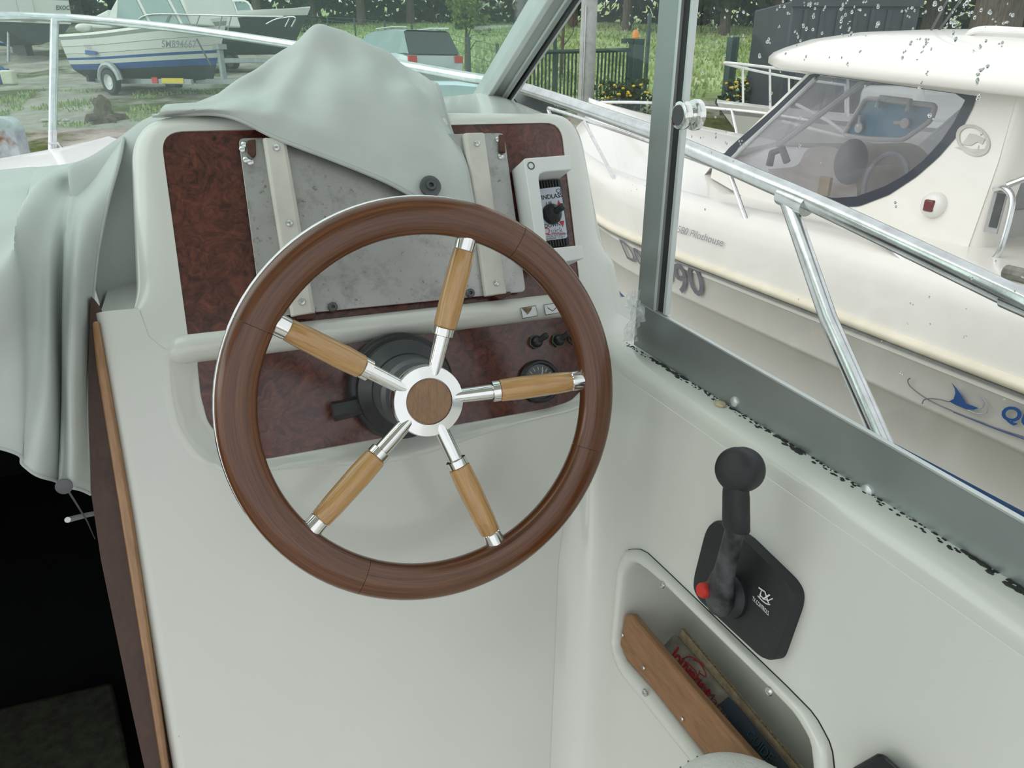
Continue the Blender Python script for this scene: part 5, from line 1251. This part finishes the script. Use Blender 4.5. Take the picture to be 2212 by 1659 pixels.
# --- old boat on stands, name on its transom
P2 = Gd(130, 31); fw3 = (AZ*math.cos(.75)-RV*math.sin(.75)); M3 = frame(P2, fw3)@Matrix.Translation((-.5, 0, .08))
ob = thing('stored_boat', 'old white boat with dark bottom propped on stands, name on its transom', 'boat', P2)
hull(ob, M3, 7.5, 2.7, [(.99, 2.2, .35), (1, 2.08, .33), (.98, 2.02, .33), (.96, 1.35, .25), (.9, 1.2, .22), (.6, .75, .12), (.03, .45, .05)], [(0, 1, 'gunwale', GELB2), (1, 2, 'rub_strip', MATS['grey_rub_strip']), (2, 4, 'hull_side', GELB2), (4, 6, 'bottom_paint', DKANTI)])
n3 = -fw3; t0 = M3@Vector((-.01, 0, 1.7))
text_px('lettering', 'EXOCET', (121, 21), (162, 21), (0, -9), t0+n3*.02, n3, GREYM, ob, .02)
text_px('lettering', 'LCZ', (35, 22), (54, 23), (0, -10), M3@Vector((1.6, 1.31, 1.6)), M3.to_3x3()@Vector((0, 1, 0)), PGREY, ob)
MB(M3).box((-.06, .2, 1.7), (.06, .5, .9)).build('stern_ladder', GELB2, ob, bevel=.02)
MB(M3).box((2.6, 0, 2.6), (3.2, 1.9, .7)).build('cabin', GELB2, ob, bevel=.15)
for x_, y_ in ((.4, -1.0), (.4, 1.0), (3.0, -1.1), (3.0, 1.1), (5.2, 0)):
    MB(M3).tube([(x_, y_*1.15, -.2), (x_, y_*.85, 1.0)], .05, 7).build('prop_stand', GALV, ob)
MB(M3).box((3.2, 0, .22), (2.2, .25, .7)).build('keel', DKANTI, ob)
# --- parked cars
def car(P, fwd, label, paint, L=4.5, h=1.48, est=True, bars=True):
    t = thing('parked_car', label, 'car', P); M_ = frame(P, fwd)@Matrix.Translation((-L/2, 0, 0))
    secs = [(0.0, .52, .55, .45), (.04, .78, .86, .28), (.30, .84, .92, .22), (.60*L/4.5*1.0, .86, .95, .2), (L*.5, .87, .95, .2), (L*.76, .86, .95, .2), (L*.92, .80, .80, .24), (L, .62, .60, .42)]
    rings = []
    for x_, w_, z_, zl_ in secs: rings.append([Vector((x_, sx*w_*q, z)) for sx, q, z in ((-1, .94, zl_), (-1, 1.0, (zl_+z_)/2), (-1, .97, z_-.06), (-1, .90, z_), (1, .90, z_), (1, .97, z_-.06), (1, 1.0, (zl_+z_)/2), (1, .94, zl_))])
    MB(M_).loft(rings).build('body', paint, t, smooth=50)
    g = [(.10 if est else .45, .72, .92), (.45 if est else .9, .64, h-.05), (1.2, .62, h), (L*.50, .62, h), (L*.60, .64, h-.05), (L*.76, .74, .93)]
    rings = [[Vector((x_, -w_ if z_ < 1 else -w_, z_)), Vector((x_, w_, z_))] for x_, w_, z_ in g]
    # glasshouse: roof skin, side glass, screens
    b = MB(M_); pr = [Vector((x_, 0, z_)) for x_, w_, z_ in g]
    left = [Vector((x_, -w_, z_-.02)) for x_, w_, z_ in g]; right = [Vector((x_, w_, z_-.02)) for x_, w_, z_ in g]
    b.grid([left[1:5], [p+Vector((0, .1, .04)) for p in left[1:5]], [p-Vector((0, .1, -.04)) for p in right[1:5]], right[1:5]]); b.build('roof', paint, t, smooth=60)
    for sd, nm in ((left, -1), (right, 1)):
        low = [Vector((x_, nm*.80, .92)) for x_ in (.15 if est else .5, .5, 1.2, L*.50, L*.62, L*.76)]
        MB(M_).grid([sd, low]).build('side_glass', TINT, t, smooth=0)
    DG_ = mat('dark_car_glass', (.03, .04, .045), .08, 0, .1) if 'dark_car_glass' not in MATS else MATS['dark_car_glass']
    MB(M_).grid([[left[0]-Vector((.02, 0, 0)), right[0]-Vector((.02, 0, 0))], [left[1]-Vector((.02, 0, 0)), right[1]-Vector((.02, 0, 0))]]).build('rear_screen', DG_, t, smooth=0)
    MB(M_).grid([[left[4], right[4]], [left[5], right[5]]]).build('windscreen', DG_, t, smooth=0)
    for sx in (-1, 1):
        if bars: MB(M_).tube([(.35, sx*.60, h+.02), (1.2, sx*.58, h+.06), (L*.48, sx*.58, h+.05)], .02, 6).build('roof_bar', RAIL, t)
        MB(M_).box((.03, sx*.66, .78), (.08, .22, .16)).build('tail_lamp', REDP, t)
        for x_ in (.85, L-.85): wheel_part(t, M_@Vector((x_, sx*.80, .31)), M_.to_3x3()@Vector((0, 1, 0)), .31, .2)
    return t
car(Gd(866, 21.5), (-RV*.57+AZ*.82), 'silver estate car parked by the fence beyond the cover', mat('silver_car_paint', (.50, .56, .58), .25, .4, .03))
car(Gd(905, 11.2), (-RV*.93+AZ*.35), 'pale blue car parked close in, seen under the bow rail', mat('pale_blue_car_paint', (.52, .68, .72), .25, .2, .03), 4.2, 1.36, True, False)
# --- boat behind the neighbour: bow and pulpit
P3 = Gd(1700, 10.5); fw4 = (-RV*.88-AZ*.15); M4 = frame(P3, fw4)@Matrix.Translation((-3.9, 0, -.06))
fb = thing('far_bow_boat', 'white boat whose pointed bow and pulpit show beyond the neighbouring boat', 'boat', P3)
hull(fb, M4, 5.0, 2.1, [(.98, .95, .30), (1, .90, .28), (.98, .85, .26), (.9, .55, .20), (.75, .40, .15), (.02, .25, .0)], [(0, 1, 'gunwale', GELB2), (1, 2, 'rub_strip', MATS['grey_rub_strip']), (2, 4, 'hull_side', GELB2), (4, 5, 'bottom_paint', DKANTI)])
pz = [(2.6, .85, 1.45), (3.6, .72, 1.56), (4.5, .38, 1.68), (4.95, 0, 1.74), (4.5, -.38, 1.68), (3.6, -.72, 1.56), (2.6, -.85, 1.45)]
MB(M4).tube([Vector(p) for p in cat_rom([[p, p] for p in pz], 5)[:, 0]], .018, 7).build('pulpit_rail', MATS['white_tube2'], fb)
for x_, y_, z_ in ((3.6, .72, 1.56), (3.6, -.72, 1.56), (4.5, .38, 1.68), (4.5, -.38, 1.68), (2.6, .85, 1.45), (2.6, -.85, 1.45)): MB(M4).tube([(x_, y_, z_), (x_-.1, y_*1.02, 1.05)], .015, 6).build('pulpit_leg', MATS['white_tube2'], fb)
MB(M4).box((1.5, 0, 1.2), (2.0, 1.3, .5)).build('cabin', GELB2, fb, bevel=.1)
MB(M4).box((2.3, 0, .2), (3.0, .3, .3)).build('keel_cradle', GALV, fb)
# --- odds and ends in the yard
P = G(228, 262); stp = thing('tree_stump', 'rough brown tree stump on the yard grass', 'stump', P); b = MB(); rings = []; rq = random.Random(4)
for z, rr0 in ((-.05, .30), (.08, .22), (.22, .17), (.36, .15), (.46, .13), (.50, .06)): rings.append([P+Vector((math.cos(a)*rr0*rq.uniform(.75, 1.3), math.sin(a)*rr0*rq.uniform(.75, 1.3), z*rq.uniform(.9, 1.1))) for a in np.linspace(0, 6.283, 15)[:-1]])
b.loft(rings).build('wood', mat('stump_wood', (.10, .075, .05), .95, 0, .5, 12, .6, 30), stp, smooth=20)
for k in range(5):
    a = k*1.3; MB().tube([P+Vector((0, 0, .1)), P+Vector((math.cos(a)*.4, math.sin(a)*.4, .08)), P+Vector((math.cos(a)*.5, math.sin(a)*.5, -.03))], [.10, .07, .02], 7).build('root', MATS['stump_wood'], stp)
P = G(24, 184); jc = thing('jerrican', 'translucent white plastic jerrican standing on the gravel', 'jerrican', P)
MB().box(P+Vector((0, 0, .21)), (.36, .24, .40), ax_).build('tank', mat('milky_plastic', (.62, .64, .48), .5, 0, .1), jc, bevel=.05); MB().lathe(P+Vector((0, 0, .40)), (0, 0, 1), [(.05, 0), (.05, .05), (0, .05)], 12).build('cap', BLUEINK, jc)
P = G(4, 182); bd = thing('blue_drum', 'blue plastic drum beside the white jerrican', 'drum', P); MB().lathe(P, (0, 0, 1), [(.16, 0), (.18, .05), (.18, .42), (.13, .5), (0, .5)], 18).build('shell', ANTI, bd)
P = G(20, 96); bt_ = thing('blue_tarpaulin', 'crumpled blue tarpaulin on the ground under the stored boat', 'tarpaulin', P); rows_ = []
for i in range(9): rows_.append([P+RV*(j*.22-1.0)+AZ*(i*.2-.8)+Vector((0, 0, max(.01, .35*math.sin(i/8*3.14)*math.sin(j/9*3.14)+rq.uniform(-.06, .06)))) for j in range(10)])
MB().grid(rows_).build('sheet', mat('blue_tarp', (.03, .16, .42), .5, 0, .2), bt_, smooth=0)
P = Gd(18, 5.4); rt = thing('rusty_tank', 'pale blue steel tank with a rust stain just outside the foredeck', 'tank', P)
zt_ = at(20, 253, 1, 1).z; pt_ = ray(20, 253); kq = 5.4/(Vector((pt_.x, pt_.y, 0)).dot(AZ)); tz = pt_.z*kq
def tank_mat():
    m, nt, bb, o = _new('rusty_pale_steel'); vec = _co(nt)
    base = _ramp(nt, _noise(nt, vec, 6, 6, .7), [(.35, (.30, .36, .40)), (.6, (.50, .56, .58)), (.75, (.62, .66, .66))])
    nt.links.new(_mix(nt, _ramp(nt, _noise(nt, vec, 3.2, 4), [(.60, (0, 0, 0)), (.66, (1, 1, 1))]), base, (.23, .10, .045)), bb.inputs['Base Color']); bb.inputs['Roughness'].default_value = .6; return m
tpoly = rounded([(-.40, 0), (.06, 0), (.06, tz-P.z), (-.40, tz-P.z)], [.01, .01, .10, .10], 5)
MB().prism([P+RV*x+Vector((0, 0, z)) for x, z in tpoly], AZ*.12).build('shell', tank_mat(), rt, bevel=.02)
P = G(118, 262)
for k, (dx, s_) in enumerate(((0, .07), (.25, .05), (-.2, .06))):
    o = MB().sphere(P+RV*dx+Vector((0, 0, .02)), s_, 8, 5, (1.6, 1, .6)).build('pale_stone', mat('pale_stone_mat', (.50, .48, .42), .9) if k == 0 else MATS['pale_stone_mat'], None); tag(o, ['pale stone nearest the railing stanchion', 'small pale stone nearest the tree stump', 'pale stone behind the railing stanchion'][k], 'stone', 'pale stones left of the stump')
